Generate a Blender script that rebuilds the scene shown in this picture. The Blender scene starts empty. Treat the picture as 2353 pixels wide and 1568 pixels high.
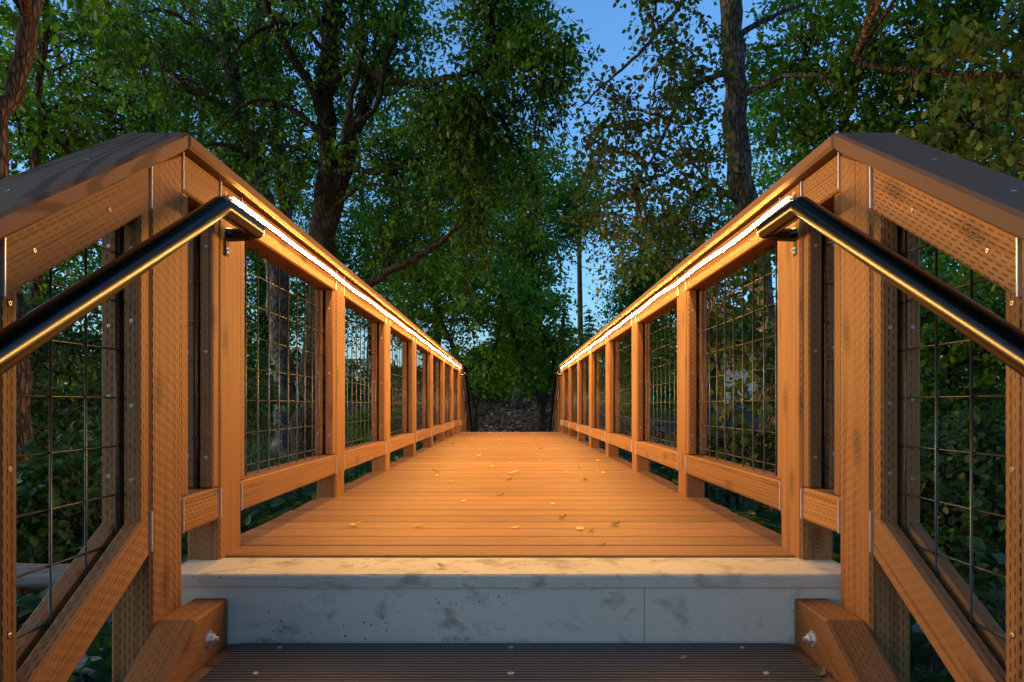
import bpy, math, random
import numpy as np
from mathutils import Vector, Matrix

random.seed(7)
rng = np.random.default_rng(11)
R = math.radians
scene = bpy.context.scene
COL = scene.collection

# ------------------------------------------------------------------ camera
EYE = 0.41                       # camera height above the deck
cam_d = bpy.data.cameras.new('camera')
cam = bpy.data.objects.new('camera', cam_d)
COL.objects.link(cam)
cam.location = (0, 0, EYE)
cam.rotation_euler = (R(90), 0, 0)
cam_d.sensor_width = 36.0
cam_d.lens = 24.0
cam_d.shift_x = 0.001
cam_d.shift_y = 0.063
cam_d.clip_start = 0.02
cam_d.clip_end = 1200
scene.camera = cam

# ------------------------------------------------------------------ dusk sky, faint sun, exposure
SUN_EL, SUN_ROT = R(6.5), R(258.0)
world = bpy.data.worlds.new('World')
scene.world = world
world.use_nodes = True
wt = world.node_tree
for n in list(wt.nodes):
    wt.nodes.remove(n)
sky = wt.nodes.new('ShaderNodeTexSky')
sky.sky_type = 'NISHITA'
sky.sun_disc = False
sky.sun_elevation = SUN_EL
sky.sun_rotation = SUN_ROT
sky.air_density = 1.0
sky.dust_density = 2.0
sky.ozone_density = 4.2
bg = wt.nodes.new('ShaderNodeBackground')
bg.inputs['Strength'].default_value = 0.15
wo = wt.nodes.new('ShaderNodeOutputWorld')
wt.links.new(sky.outputs[0], bg.inputs[0])
wt.links.new(bg.outputs[0], wo.inputs[0])

sun_d = bpy.data.lights.new('sun', 'SUN')
sun_d.energy = 0.05
sun_d.angle = R(20)
sun_d.color = (1.0, 0.85, 0.7)
sun = bpy.data.objects.new('sun', sun_d)
COL.objects.link(sun)
sd = Vector((math.sin(SUN_ROT) * math.cos(SUN_EL), math.cos(SUN_ROT) * math.cos(SUN_EL), math.sin(SUN_EL)))
sun.rotation_euler = (-sd).to_track_quat('-Z', 'Y').to_euler()
sun.location = (0, -5, 20)

LED = 178.0                        # strength of the warm light strips
scene.view_settings.view_transform = 'Standard'
scene.view_settings.look = 'None'
scene.view_settings.exposure = 1.95
scene.view_settings.gamma = 1.0
scene.view_settings.use_curve_mapping = False
scene.cycles.use_denoising = True
scene.cycles.max_bounces = 7
scene.cycles.diffuse_bounces = 4
scene.cycles.transmission_bounces = 4
scene.cycles.sample_clamp_indirect = 6.0

F = 1569.0                        # focal length in the units of my measurements
def at(px, py, Y):
    return np.array(((px - 1174.0) * Y / F, Y, EYE + (932.5 - py) * Y / F))

# ------------------------------------------------------------------ node helpers
def new_mat(name):
    m = bpy.data.materials.new(name)
    m.use_nodes = True
    nt = m.node_tree
    b = nt.nodes['Principled BSDF']
    return m, nt, b
def nd(nt, t, ins=None, **props):
    n = nt.nodes.new(t)
    for k, v in props.items():
        setattr(n, k, v)
    for k, v in (ins or {}).items():
        if hasattr(v, 'outputs'):
            v = v.outputs[0]
        if isinstance(v, bpy.types.NodeSocket):
            nt.links.new(v, n.inputs[k])
        else:
            n.inputs[k].default_value = v
    return n
def mth(nt, op, a, b=0.0, c=None):
    ins = {0: a, 1: b}
    if c is not None:
        ins[2] = c
    return nd(nt, 'ShaderNodeMath', ins, operation=op).outputs[0]
def ramp(nt, fac, stops):
    n = nd(nt, 'ShaderNodeValToRGB', {0: fac})
    e = n.color_ramp.elements
    while len(e) < len(stops):
        e.new(0.5)
    for i, (p, c) in enumerate(stops):
        e[i].position = p
        e[i].color = (*c, 1) if len(c) == 3 else c
    return n.outputs[0]
def mixc(nt, fac, a, b, mode='MIX'):
    n = nt.nodes.new('ShaderNodeMix')
    n.data_type = 'RGBA'
    n.blend_type = mode
    for s, v in ((n.inputs[0], fac), (n.inputs[6], a), (n.inputs[7], b)):
        if isinstance(v, bpy.types.NodeSocket):
            nt.links.new(v, s)
        elif isinstance(v, (int, float)):
            s.default_value = v
        else:
            s.default_value = (*v, 1)
    return n.outputs[2]
def noise(nt, vec, scale, detail=4.0, rough=0.55, dist=0.0):
    n = nd(nt, 'ShaderNodeTexNoise', {'Vector': vec, 'Scale': scale, 'Detail': detail, 'Roughness': rough, 'Distortion': dist})
    return n.outputs[0]
def uvw(nt, su, sv, seed=13.0):
    """board coordinates: u metres along, v metres across, w a random number of the piece"""
    uv = nd(nt, 'ShaderNodeUVMap', uv_map='UVMap')
    sp = nd(nt, 'ShaderNodeSeparateXYZ', {0: uv.outputs[0]})
    oi = nd(nt, 'ShaderNodeObjectInfo')
    r = oi.outputs['Random']
    u = mth(nt, 'ADD', sp.outputs[0], mth(nt, 'MULTIPLY', r, 7.3))
    v = sp.outputs[1]
    cb = nd(nt, 'ShaderNodeCombineXYZ', {0: mth(nt, 'MULTIPLY', u, su), 1: mth(nt, 'MULTIPLY', v, sv), 2: mth(nt, 'MULTIPLY', r, seed)})
    return u, v, r, cb.outputs[0]
def bump(nt, b, height, strength=0.4, dist=0.002):
    bp = nd(nt, 'ShaderNodeBump', {'Height': height, 'Strength': strength, 'Distance': dist})
    nt.links.new(bp.outputs[0], b.inputs['Normal'])

# ------------------------------------------------------------------ materials
def mat_treated(name, ca, cb_, dash=1.0):
    """pressure treated lumber with rows of incising slots"""
    m, nt, b = new_mat(name)
    u, v, r, gv = uvw(nt, 2.2, 55.0)
    grain = noise(nt, gv, 1.0, 5.0, 0.6, 0.6)
    big = noise(nt, uvw(nt, 3.0, 12.0, 31.0)[3], 1.0, 3.0)
    wn = noise(nt, uvw(nt, 30.0, 30.0, 5.0)[3], 1.0, 1.0)
    col = mixc(nt, grain, ca, cb_)
    col = mixc(nt, mth(nt, 'MULTIPLY', big, 0.5), col, tuple(c * 1.45 for c in cb_))
    streak = nd(nt, 'ShaderNodeMapRange', {0: noise(nt, uvw(nt, 1.3, 95.0, 57.0)[3], 1.0, 3.0, 0.5, 0.9), 1: 0.50, 2: 0.70, 3: 0.0, 4: 0.6}).outputs[0]
    col = mixc(nt, streak, col, tuple(c * 0.5 for c in ca))
    # knots
    vo = nd(nt, 'ShaderNodeTexVoronoi', {'Vector': uvw(nt, 4.2, 9.5, 19.0)[3], 'Scale': 1.0, 'Randomness': 1.0}, voronoi_dimensions='2D')
    kd = vo.outputs['Distance']
    kn = nd(nt, 'ShaderNodeMapRange', {0: mth(nt, 'ADD', kd, mth(nt, 'MULTIPLY', wn, 0.12)), 1: 0.32, 2: 0.12, 3: 0.0, 4: 1.0}).outputs[0]
    ring = mth(nt, 'ADD', 0.65, mth(nt, 'MULTIPLY', mth(nt, 'SINE', mth(nt, 'MULTIPLY', kd, 130.0)), 0.35))
    kn = mth(nt, 'MULTIPLY', kn, ring)
    kg = mth(nt, 'GREATER_THAN', nd(nt, 'ShaderNodeSeparateColor', {0: vo.outputs['Color']}).outputs[0], 0.64)
    kn = mth(nt, 'MULTIPLY', kn, kg)
    col = mixc(nt, mth(nt, 'MULTIPLY', kn, 0.85), col, tuple(c * 0.22 for c in ca))
    # slots
    vc = mth(nt, 'ADD', mth(nt, 'DIVIDE', v, 0.0100), mth(nt, 'ADD', mth(nt, 'MULTIPLY', wn, 0.16), 50.0))
    ci = mth(nt, 'FLOOR', vc)
    cf = mth(nt, 'ABSOLUTE', mth(nt, 'SUBTRACT', mth(nt, 'FRACT', vc), 0.5))
    rw = mth(nt, 'ADD', mth(nt, 'DIVIDE', u, 0.0225), mth(nt, 'MULTIPLY', ci, 0.431))
    rf = mth(nt, 'ABSOLUTE', mth(nt, 'SUBTRACT', mth(nt, 'FRACT', rw), 0.5))
    mc = nd(nt, 'ShaderNodeMapRange', {0: cf, 1: 0.17, 2: 0.09, 3: 0.0, 4: 1.0}).outputs[0]
    mr = nd(nt, 'ShaderNodeMapRange', {0: rf, 1: 0.32, 2: 0.26, 3: 0.0, 4: 1.0}).outputs[0]
    fade = nd(nt, 'ShaderNodeMapRange', {0: big, 1: 0.34, 2: 0.56, 3: 0.2, 4: 0.95}).outputs[0]
    pf = nd(nt, 'ShaderNodeMapRange', {0: mth(nt, 'FRACT', mth(nt, 'MULTIPLY', r, 17.0)), 1: 0.0, 2: 1.0, 3: 0.45, 4: 1.0}).outputs[0]
    slot = mth(nt, 'MULTIPLY', mth(nt, 'MULTIPLY', mc, mr), mth(nt, 'MULTIPLY', fade, pf))
    col = mixc(nt, mth(nt, 'MULTIPLY', slot, 0.92), col, tuple(c * 0.10 for c in ca))
    tone = nd(nt, 'ShaderNodeMapRange', {0: r, 1: 0.0, 2: 1.0, 3: 0.74, 4: 1.22}).outputs[0]
    hs = nd(nt, 'ShaderNodeHueSaturation', {'Color': col, 'Value': tone})
    nt.links.new(hs.outputs[0], b.inputs['Base Color'])
    b.inputs['Roughness'].default_value = 0.62
    b.inputs['Specular IOR Level'].default_value = 0.3
    h = mth(nt, 'SUBTRACT', mth(nt, 'MULTIPLY', grain, 0.35), slot)
    bump(nt, b, mth(nt, 'SUBTRACT', h, mth(nt, 'MULTIPLY', kn, 0.3)), 0.6, 0.0025)
    return m

def mat_composite(name, ca, cb_, cath=True, rough=0.5, dirt=0.6, bs=0.35, ls=0.55):
    """embossed composite board"""
    m, nt, b = new_mat(name)
    u, v, r, gv = uvw(nt, 1.2, 22.0)
    warp = noise(nt, gv, 0.9, 2.0, 0.5)
    if cath:
        w2 = uvw(nt, 1.1, 9.0, 23.0)[3]
        rings = noise(nt, w2, 0.9, 1.0, 0.4)
        wave = mth(nt, 'FRACT', mth(nt, 'MULTIPLY', rings, 16.0))
        lines = nd(nt, 'ShaderNodeMapRange', {0: mth(nt, 'ABSOLUTE', mth(nt, 'SUBTRACT', wave, 0.5)), 1: 0.12, 2: 0.24, 3: 1.0, 4: 0.0}).outputs[0]
    else:
        st = uvw(nt, 7.0, 260.0, 23.0)[3]
        lines = nd(nt, 'ShaderNodeMapRange', {0: noise(nt, st, 1.0, 4.0, 0.65, 0.8), 1: 0.52, 2: 0.66, 3: 0.0, 4: 1.0}).outputs[0]
    fine = noise(nt, uvw(nt, 25.0, 420.0, 3.0)[3], 1.0, 3.0)
    col = mixc(nt, warp, ca, cb_)
    col = mixc(nt, mth(nt, 'MULTIPLY', lines, ls), col, tuple(c * 0.55 for c in ca))
    sp = nd(nt, 'ShaderNodeTexVoronoi', {'Vector': uvw(nt, 16.0, 16.0, 41.0)[3], 'Scale': 1.0})
    spk = nd(nt, 'ShaderNodeMapRange', {0: sp.outputs['Distance'], 1: 0.07, 2: 0.03, 3: 0.0, 4: 1.0}).outputs[0]
    spk = mth(nt, 'MULTIPLY', spk, mth(nt, 'GREATER_THAN', nd(nt, 'ShaderNodeSeparateColor', {0: sp.outputs['Color']}).outputs[1], 0.55))
    col = mixc(nt, mth(nt, 'MULTIPLY', spk, dirt), col, (0.34, 0.27, 0.2))
    cl = noise(nt, uvw(nt, 2.5, 5.0, 77.0)[3], 1.0, 4.0)
    col = mixc(nt, 1.0, col, ramp(nt, cl, [(0.25, (0.78, 0.76, 0.75)), (0.75, (1.12, 1.1, 1.08))]), 'MULTIPLY')
    tone = nd(nt, 'ShaderNodeMapRange', {0: r, 1: 0.0, 2: 1.0, 3: 0.84, 4: 1.12}).outputs[0]
    hs = nd(nt, 'ShaderNodeHueSaturation', {'Color': col, 'Value': tone})
    nt.links.new(hs.outputs[0], b.inputs['Base Color'])
    rr = nd(nt, 'ShaderNodeMapRange', {0: cl, 1: 0.2, 2: 0.8, 3: rough - 0.1, 4: rough + 0.12}).outputs[0]
    nt.links.new(rr, b.inputs['Roughness'])
    b.inputs['Specular IOR Level'].default_value = 0.18
    bump(nt, b, mth(nt, 'SUBTRACT', mth(nt, 'MULTIPLY', fine, 0.4), lines), bs, 0.0015)
    return m

def mat_metal(name, c, rough, metallic=1.0, scratch=0.3, brushed=False):
    m, nt, b = new_mat(name)
    tc = nd(nt, 'ShaderNodeTexCoord')
    mp = nd(nt, 'ShaderNodeMapping', {0: tc.outputs['Object'], 'Scale': (400, 12, 12) if brushed else (40, 40, 40)})
    n = noise(nt, mp.outputs[0], 1.0, 4.0)
    col = mixc(nt, mth(nt, 'MULTIPLY', n, scratch), c, tuple(min(1, x * 1.7 + 0.02) for x in c))
    nt.links.new(col, b.inputs['Base Color'])
    rr = nd(nt, 'ShaderNodeMapRange', {0: n, 1: 0.3, 2: 0.7, 3: rough * 0.93, 4: rough * 1.07}).outputs[0]
    nt.links.new(rr, b.inputs['Roughness'])
    b.inputs['Metallic'].default_value = metallic
    if metallic < 0.5:
        b.inputs['Specular IOR Level'].default_value = 0.15
    return m

def mat_concrete(name, tone=1.0, stain=0.57):
    m, nt, b = new_mat(name)
    tc = nd(nt, 'ShaderNodeTexCoord')
    ob = tc.outputs['Object']
    n1 = noise(nt, ob, 3.2, 6.0, 0.6, 0.5)
    n2 = noise(nt, nd(nt, 'ShaderNodeMapping', {0: ob, 'Scale': (10, 10, 17), 'Location': (3.1, 0, 0.4)}).outputs[0], 1.0, 4.0, 0.6, 0.3)
    n3 = noise(nt, ob, 60.0, 4.0, 0.6)
    col = mixc(nt, n1, (0.60 * tone, 0.55 * tone, 0.42 * tone), (0.78, 0.725, 0.56))
    st = nd(nt, 'ShaderNodeMapRange', {0: n2, 1: stain, 2: stain + 0.13, 3: 0.0, 4: 1.0}).outputs[0]
    col = mixc(nt, mth(nt, 'MULTIPLY', st, 0.65), col, (0.27, 0.21, 0.15))
    n5 = noise(nt, nd(nt, 'ShaderNodeMapping', {0: ob, 'Scale': (14, 14, 20), 'Location': (9.1, 2, 5.4)}).outputs[0], 1.0, 5.0, 0.65, 0.6)
    st2 = nd(nt, 'ShaderNodeMapRange', {0: n5, 1: 0.60, 2: 0.68, 3: 0.0, 4: 0.5}).outputs[0]
    col = mixc(nt, st2, col, (0.22, 0.175, 0.13))
    col = mixc(nt, mth(nt, 'MULTIPLY', n3, 0.3), col, (0.2, 0.2, 0.2))
    vo = nd(nt, 'ShaderNodeTexVoronoi', {'Vector': ob, 'Scale': 42.0})
    lim = nd(nt, 'ShaderNodeMapRange', {0: n1, 1: 0.45, 2: 0.65, 3: 0.04, 4: 0.15}).outputs[0]
    pit = mth(nt, 'LESS_THAN', vo.outputs['Distance'], lim)
    col = mixc(nt, mth(nt, 'MULTIPLY', pit, 0.75), col, (0.05, 0.05, 0.05))
    # the hairline joint that runs down the face
    sx = nd(nt, 'ShaderNodeSeparateXYZ', {0: ob})
    jx = mth(nt, 'ABSOLUTE', mth(nt, 'SUBTRACT', mth(nt, 'ADD', sx.outputs[0], mth(nt, 'MULTIPLY', n3, 0.004)), 0.33))
    jt = mth(nt, 'MULTIPLY', mth(nt, 'LESS_THAN', jx, 0.0011), mth(nt, 'LESS_THAN', sx.outputs[2], 1.464))
    col = mixc(nt, mth(nt, 'MULTIPLY', jt, 0.7), col, (0.06, 0.06, 0.06))
    nt.links.new(col, b.inputs['Base Color'])
    b.inputs['Roughness'].default_value = 0.85
    b.inputs['Specular IOR Level'].default_value = 0.2
    h = mth(nt, 'SUBTRACT', mth(nt, 'MULTIPLY', n3, 0.5), mth(nt, 'MULTIPLY', pit, 0.8))
    bump(nt, b, h, 0.5, 0.003)
    return m

def mat_bark(name, ca, cb_, scale=1.0, patch=None):
    m, nt, b = new_mat(name)
    tc = nd(nt, 'ShaderNodeTexCoord')
    mp = nd(nt, 'ShaderNodeMapping', {0: tc.outputs['Object'], 'Scale': (14 * scale, 14 * scale, 3.2 * scale)})
    n = noise(nt, mp.outputs[0], 1.0, 6.0, 0.65, 1.0)
    vo = nd(nt, 'ShaderNodeTexVoronoi', {'Vector': mp.outputs[0], 'Scale': 1.6}, feature='DISTANCE_TO_EDGE')
    cr = nd(nt, 'ShaderNodeMapRange', {0: vo.outputs['Distance'], 1: 0.0, 2: 0.22, 3: 0.0, 4: 1.0}).outputs[0]
    col = mixc(nt, n, ca, cb_)
    col = mixc(nt, cr, tuple(c * 0.35 for c in ca), col)
    n2 = noise(nt, tc.outputs['Object'], 5.0, 5.0, 0.6)
    pf = nd(nt, 'ShaderNodeMapRange', {0: n2, 1: 0.52, 2: 0.64, 3: 0.0, 4: 0.6}).outputs[0]
    col = mixc(nt, pf, col, patch or (0.05, 0.065, 0.025))
    nt.links.new(col, b.inputs['Base Color'])
    b.inputs['Roughness'].default_value = 0.9
    b.inputs['Specular IOR Level'].default_value = 0.15
    bump(nt, b, mth(nt, 'ADD', mth(nt, 'MULTIPLY', n, 0.6), cr), 0.8, 0.03 / scale)
    return m

def mat_leaf(name, stops, trans=0.45):
    """leaf: per-leaf tint from a face attribute, part of the light passes through"""
    m = bpy.data.materials.new(name)
    m.use_nodes = True
    nt = m.node_tree
    nt.nodes.clear()
    a = nd(nt, 'ShaderNodeAttribute', attribute_name='tint')
    col = ramp(nt, a.outputs['Fac'], stops)
    d = nd(nt, 'ShaderNodeBsdfPrincipled', {'Base Color': col, 'Roughness': 0.5, 'Specular IOR Level': 0.35})
    tcol = mixc(nt, 1.0, col, (1.25, 1.75, 0.55), 'MULTIPLY')
    t = nd(nt, 'ShaderNodeBsdfTranslucent', {'Color': tcol})
    mx = nd(nt, 'ShaderNodeMixShader', {0: trans, 1: d, 2: t})
    o = nd(nt, 'ShaderNodeOutputMaterial', {0: mx})
    return m

def mat_plain(name, c, rough=0.8, var=0.25, scale=8.0, bumpd=0.0):
    m, nt, b = new_mat(name)
    tc = nd(nt, 'ShaderNodeTexCoord')
    n = noise(nt, tc.outputs['Object'], scale, 5.0, 0.6)
    col = mixc(nt, n, tuple(x * (1 - var) for x in c), tuple(min(1, x * (1 + var)) for x in c))
    nt.links.new(col, b.inputs['Base Color'])
    b.inputs['Roughness'].default_value = rough
    b.inputs['Specular IOR Level'].default_value = 0.25
    if bumpd:
        bump(nt, b, n, 0.6, bumpd)
    return m

def mat_log():
    m, nt, b = new_mat('weathered_log')
    tc = nd(nt, 'ShaderNodeTexCoord')
    n = noise(nt, nd(nt, 'ShaderNodeMapping', {0: tc.outputs['Object'], 'Scale': (2.5, 45, 45)}).outputs[0], 1.0, 6.0, 0.65, 0.4)
    col = ramp(nt, n, [(0.3, (0.07, 0.068, 0.066)), (0.5, (0.2, 0.198, 0.195)), (0.75, (0.34, 0.335, 0.33))])
    nt.links.new(col, b.inputs['Base Color'])
    b.inputs['Roughness'].default_value = 0.85
    bump(nt, b, n, 0.6, 0.01)
    return m
M = {}
M['post'] = mat_treated('treated_lumber', (0.135, 0.055, 0.017), (0.30, 0.132, 0.042))
M['rail'] = mat_treated('treated_rail_lumber', (0.150, 0.062, 0.020), (0.32, 0.143, 0.046))
M['cap'] = mat_composite('composite_cap', (0.165, 0.090, 0.052), (0.205, 0.115, 0.070), True, 0.72, 0.25, 0.35, 0.8)
M['cap_plain'] = mat_composite('composite_cap_plain', (0.165, 0.090, 0.052), (0.20, 0.113, 0.069), False, 0.7, 0.35, 0.05, 0.12)
M['deck'] = mat_composite('composite_deck', (0.225, 0.115, 0.052), (0.29, 0.155, 0.075), False, 0.62, 0.55)
M['galv'] = mat_metal('galvanised_steel', (0.62, 0.62, 0.6), 0.45, 0.85)
M['screw'] = mat_metal('screw_metal', (0.45, 0.40, 0.33), 0.4)
M['steel'] = mat_metal('brushed_handrail_steel', (0.05, 0.05, 0.051), 0.24, 1.0, 0.04, True)
M['black'] = mat_metal('black_bracket', (0.03, 0.03, 0.03), 0.35, 0.8)
M['wire'] = mat_metal('black_wire_mesh', (0.035, 0.033, 0.03), 0.32, 0.6)
M['grip'] = mat_metal('grip_plate_dark', (0.012, 0.011, 0.011), 0.5, 0.2)
M['gript'] = mat_metal('grip_rib_pale', (0.17, 0.15, 0.13), 0.4, 0.3)  # ribs coloured paler than the plate
M['concrete'] = mat_concrete('concrete')
M['concrete_lip'] = mat_concrete('concrete_lip', 0.75, 0.53)
M['tread'] = mat_composite('tread_wood', (0.13, 0.075, 0.042), (0.17, 0.1, 0.06), False, 0.6, 0.4)
M['bark'] = mat_bark('bark_dark', (0.055, 0.042, 0.032), (0.13, 0.10, 0.075))
M['bark_grey'] = mat_bark('bark_grey', (0.085, 0.075, 0.062), (0.21, 0.185, 0.155), 1.2, (0.30, 0.29, 0.26))
M['bark_red'] = mat_bark('bark_brown', (0.10, 0.062, 0.042), (0.24, 0.155, 0.11), 1.6, (0.13, 0.08, 0.055))
M['bark_moss'] = mat_bark('bark_mossy', (0.04, 0.034, 0.024), (0.09, 0.075, 0.05), 1.0, (0.045, 0.06, 0.02))
M['log'] = mat_log()
GREEN = [(0.0, (0.038, 0.08, 0.010)), (0.45, (0.078, 0.165, 0.016)), (0.8, (0.13, 0.235, 0.024)), (1.0, (0.20, 0.29, 0.032))]
M['leaf'] = mat_leaf('maple_leaf', GREEN)
M['leaf_round'] = mat_leaf('round_leaf', [(0.0, (0.04, 0.062, 0.018)), (0.5, (0.065, 0.105, 0.022)), (0.85, (0.10, 0.15, 0.028)), (1.0, (0.18, 0.19, 0.035))])
M['leaf_bright'] = mat_leaf('vine_maple_leaf', [(0.0, (0.06, 0.125, 0.012)), (0.5, (0.115, 0.235, 0.02)), (1.0, (0.20, 0.34, 0.035))], 0.5)
M['leaf_dark'] = mat_leaf('shrub_leaf', [(0.0, (0.016, 0.05, 0.016)), (0.5, (0.032, 0.085, 0.026)), (0.9, (0.055, 0.12, 0.03)), (1.0, (0.16, 0.15, 0.03))], 0.35)
M['needle'] = mat_leaf('fir_needle', [(0.0, (0.02, 0.05, 0.028)), (1.0, (0.05, 0.095, 0.045))], 0.2)
M['grass'] = mat_leaf('grass_blade', [(0.0, (0.03, 0.075, 0.012)), (1.0, (0.075, 0.14, 0.026))], 0.35)
M['fallen'] = mat_leaf('fallen_leaf', [(0.0, (0.50, 0.36, 0.10)), (0.5, (0.62, 0.47, 0.15)), (1.0, (0.68, 0.58, 0.3))], 0.2)
M['fallen_brown'] = mat_leaf('fallen_leaf_brown', [(0.0, (0.16, 0.09, 0.04)), (1.0, (0.36, 0.24, 0.1))], 0.15)
M['fallen_green'] = mat_leaf('fallen_leaf_green', [(0.0, (0.10, 0.12, 0.03)), (1.0, (0.2, 0.2, 0.07))], 0.2)
M['soil'] = mat_plain('forest_soil', (0.045, 0.038, 0.028), 0.95, 0.55, 5.0, 0.03)
M['mulch'] = mat_leaf('wood_chip', [(0.0, (0.26, 0.175, 0.10)), (0.6, (0.46, 0.32, 0.20)), (1.0, (0.75, 0.65, 0.55))], 0.0)
M['road'] = mat_plain('asphalt', (0.11, 0.112, 0.12), 0.9, 0.15, 30.0)
M['wall_white'] = mat_plain('white_siding', (0.62, 0.64, 0.66), 0.7, 0.06, 2.0)
M['roof'] = mat_plain('grey_roof', (0.12, 0.12, 0.125), 0.85, 0.2, 12.0)
M['glass'] = mat_metal('window_glass', (0.06, 0.07, 0.08), 0.1, 0.0)
M['pole'] = mat_bark('pole_wood', (0.13, 0.075, 0.05), (0.22, 0.135, 0.095), 0.8, (0.17, 0.11, 0.08))

def mat_led():
    m = bpy.data.materials.new('warm_led')
    m.use_nodes = True
    nt = m.node_tree
    nt.nodes.clear()
    e = nd(nt, 'ShaderNodeEmission', {'Color': (1.0, 0.52, 0.115, 1), 'Strength': LED})
    nd(nt, 'ShaderNodeOutputMaterial', {0: e})
    return m
M['led'] = mat_led()

# ------------------------------------------------------------------ object helpers
def link(o, parent=None):
    COL.objects.link(o)
    if parent is not None:
        o.parent = parent
    return o
def tag(o, label=None, cat=None, group=None, kind=None):
    for k, v in (('label', label), ('category', cat), ('group', group), ('kind', kind)):
        if v:
            o[k] = v
    return o
def empty(name, loc, label, cat, group=None):
    e = bpy.data.objects.new(name, None)
    e.empty_display_size = 0.1
    e.location = loc
    link(e)
    return tag(e, label, cat, group)
def mobj(name, mesh, mat, parent=None, loc=(0, 0, 0), rot=(0, 0, 0)):
    if mat is not None and len(mesh.materials) == 0:
        mesh.materials.append(mat)
    o = bpy.data.objects.new(name, mesh)
    o.location = loc
    o.rotation_euler = rot
    return link(o, parent)

def cbox_arrays(size, c, ax):
    """chamfered box, centred; uv: u along axis ax, v across; in metres"""
    h = np.array(size) / 2.0
    c = min(c, h.min() * 0.8)
    V, idx = [], {}
    for sx in (-1, 1):
        for sy in (-1, 1):
            for sz in (-1, 1):
                for k in range(3):
                    p = np.array((sx, sy, sz)) * (h - c)
                    p[k] = (sx, sy, sz)[k] * h[k]
                    idx[(sx, sy, sz, k)] = len(V)
                    V.append(p)
    V = np.array(V)
    Fc = []
    for k in range(3):
        i, j = [a for a in range(3) if a != k]
        for s in (-1, 1):
            q = []
            for a, b in ((-1, -1), (1, -1), (1, 1), (-1, 1)):
                t = [0, 0, 0]
                t[k], t[i], t[j] = s, a, b
                q.append(idx[(*t, k)])
            Fc.append(q)
        for a in (-1, 1):
            for b in (-1, 1):
                q = []
                for s, kk in ((-1, i), (1, i), (1, j), (-1, j)):
                    t = [0, 0, 0]
                    t[k], t[i], t[j] = s, a, b
                    q.append(idx[(*t, kk)])
                Fc.append(q)
    for sx in (-1, 1):
        for sy in (-1, 1):
            for sz in (-1, 1):
                Fc.append([idx[(sx, sy, sz, k)] for k in range(3)])
    out, UV = [], []
    for f in Fc:
        p = V[f]
        n = np.cross(p[1] - p[0], p[2] - p[0])
        if np.dot(n, p.mean(0)) < 0:
            f = f[::-1]
            n = -n
        dom = int(np.argmax(np.abs(n)))
        oth = [a for a in range(3) if a != ax]
        if dom == ax:
            u, v = oth
        else:
            u = ax
            v = [a for a in oth if a != dom][0]
        off = 0.37 * dom + (0.19 if n[dom] > 0 else 0)
        out.append(f)
        UV.append([(V[i][u] + (off if dom != ax else off), V[i][v] + off * 0.1) for i in f])
    return V, out, UV
def mesh_from(name, V, Fc, UV=None, smooth=False):
    me = bpy.data.meshes.new(name)
    me.from_pydata([tuple(map(float, v)) for v in V], [], [list(map(int, f)) for f in Fc])
    if UV is not None:
        l = me.uv_layers.new(name='UVMap')
        flat = [c for f in UV for uv in f for c in uv]
        l.data.foreach_set('uv', flat)
    if smooth:
        me.shade_smooth()
    me.update()
    return me
_cache = {}
def cbox(size, c=0.005, ax=2, shear=0.0):
    key = (tuple(round(s, 4) for s in size), c, ax, round(shear, 4))
    if key not in _cache:
        V, Fc, UV = cbox_arrays(size, c, ax)
        if shear:
            V = V.copy()
            V[:, 2] += shear * V[:, 1]
        _cache[key] = mesh_from('board', V, Fc, UV)
    return _cache[key]
def board(name, lo, hi, mat, parent, c=0.005, ax=2, shear=0.0):
    """a board between two corners; sheared boards rise with y (lo/hi z at the middle)"""
    lo, hi = np.array(lo, float), np.array(hi, float)
    base = np.array(parent.matrix_world.translation) if False else np.array(parent.location)
    me = cbox(tuple(hi - lo), c, ax, shear)
    key = ('m', me.name, mat.name)
    if key not in _cache:
        m2 = me if len(me.materials) == 0 else me.copy()
        if len(m2.materials):
            m2.materials[0] = mat
        else:
            m2.materials.append(mat)
        _cache[key] = m2
    o = bpy.data.objects.new(name, _cache[key])
    o.location = (lo + hi) / 2 - base
    return link(o, parent)

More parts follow.
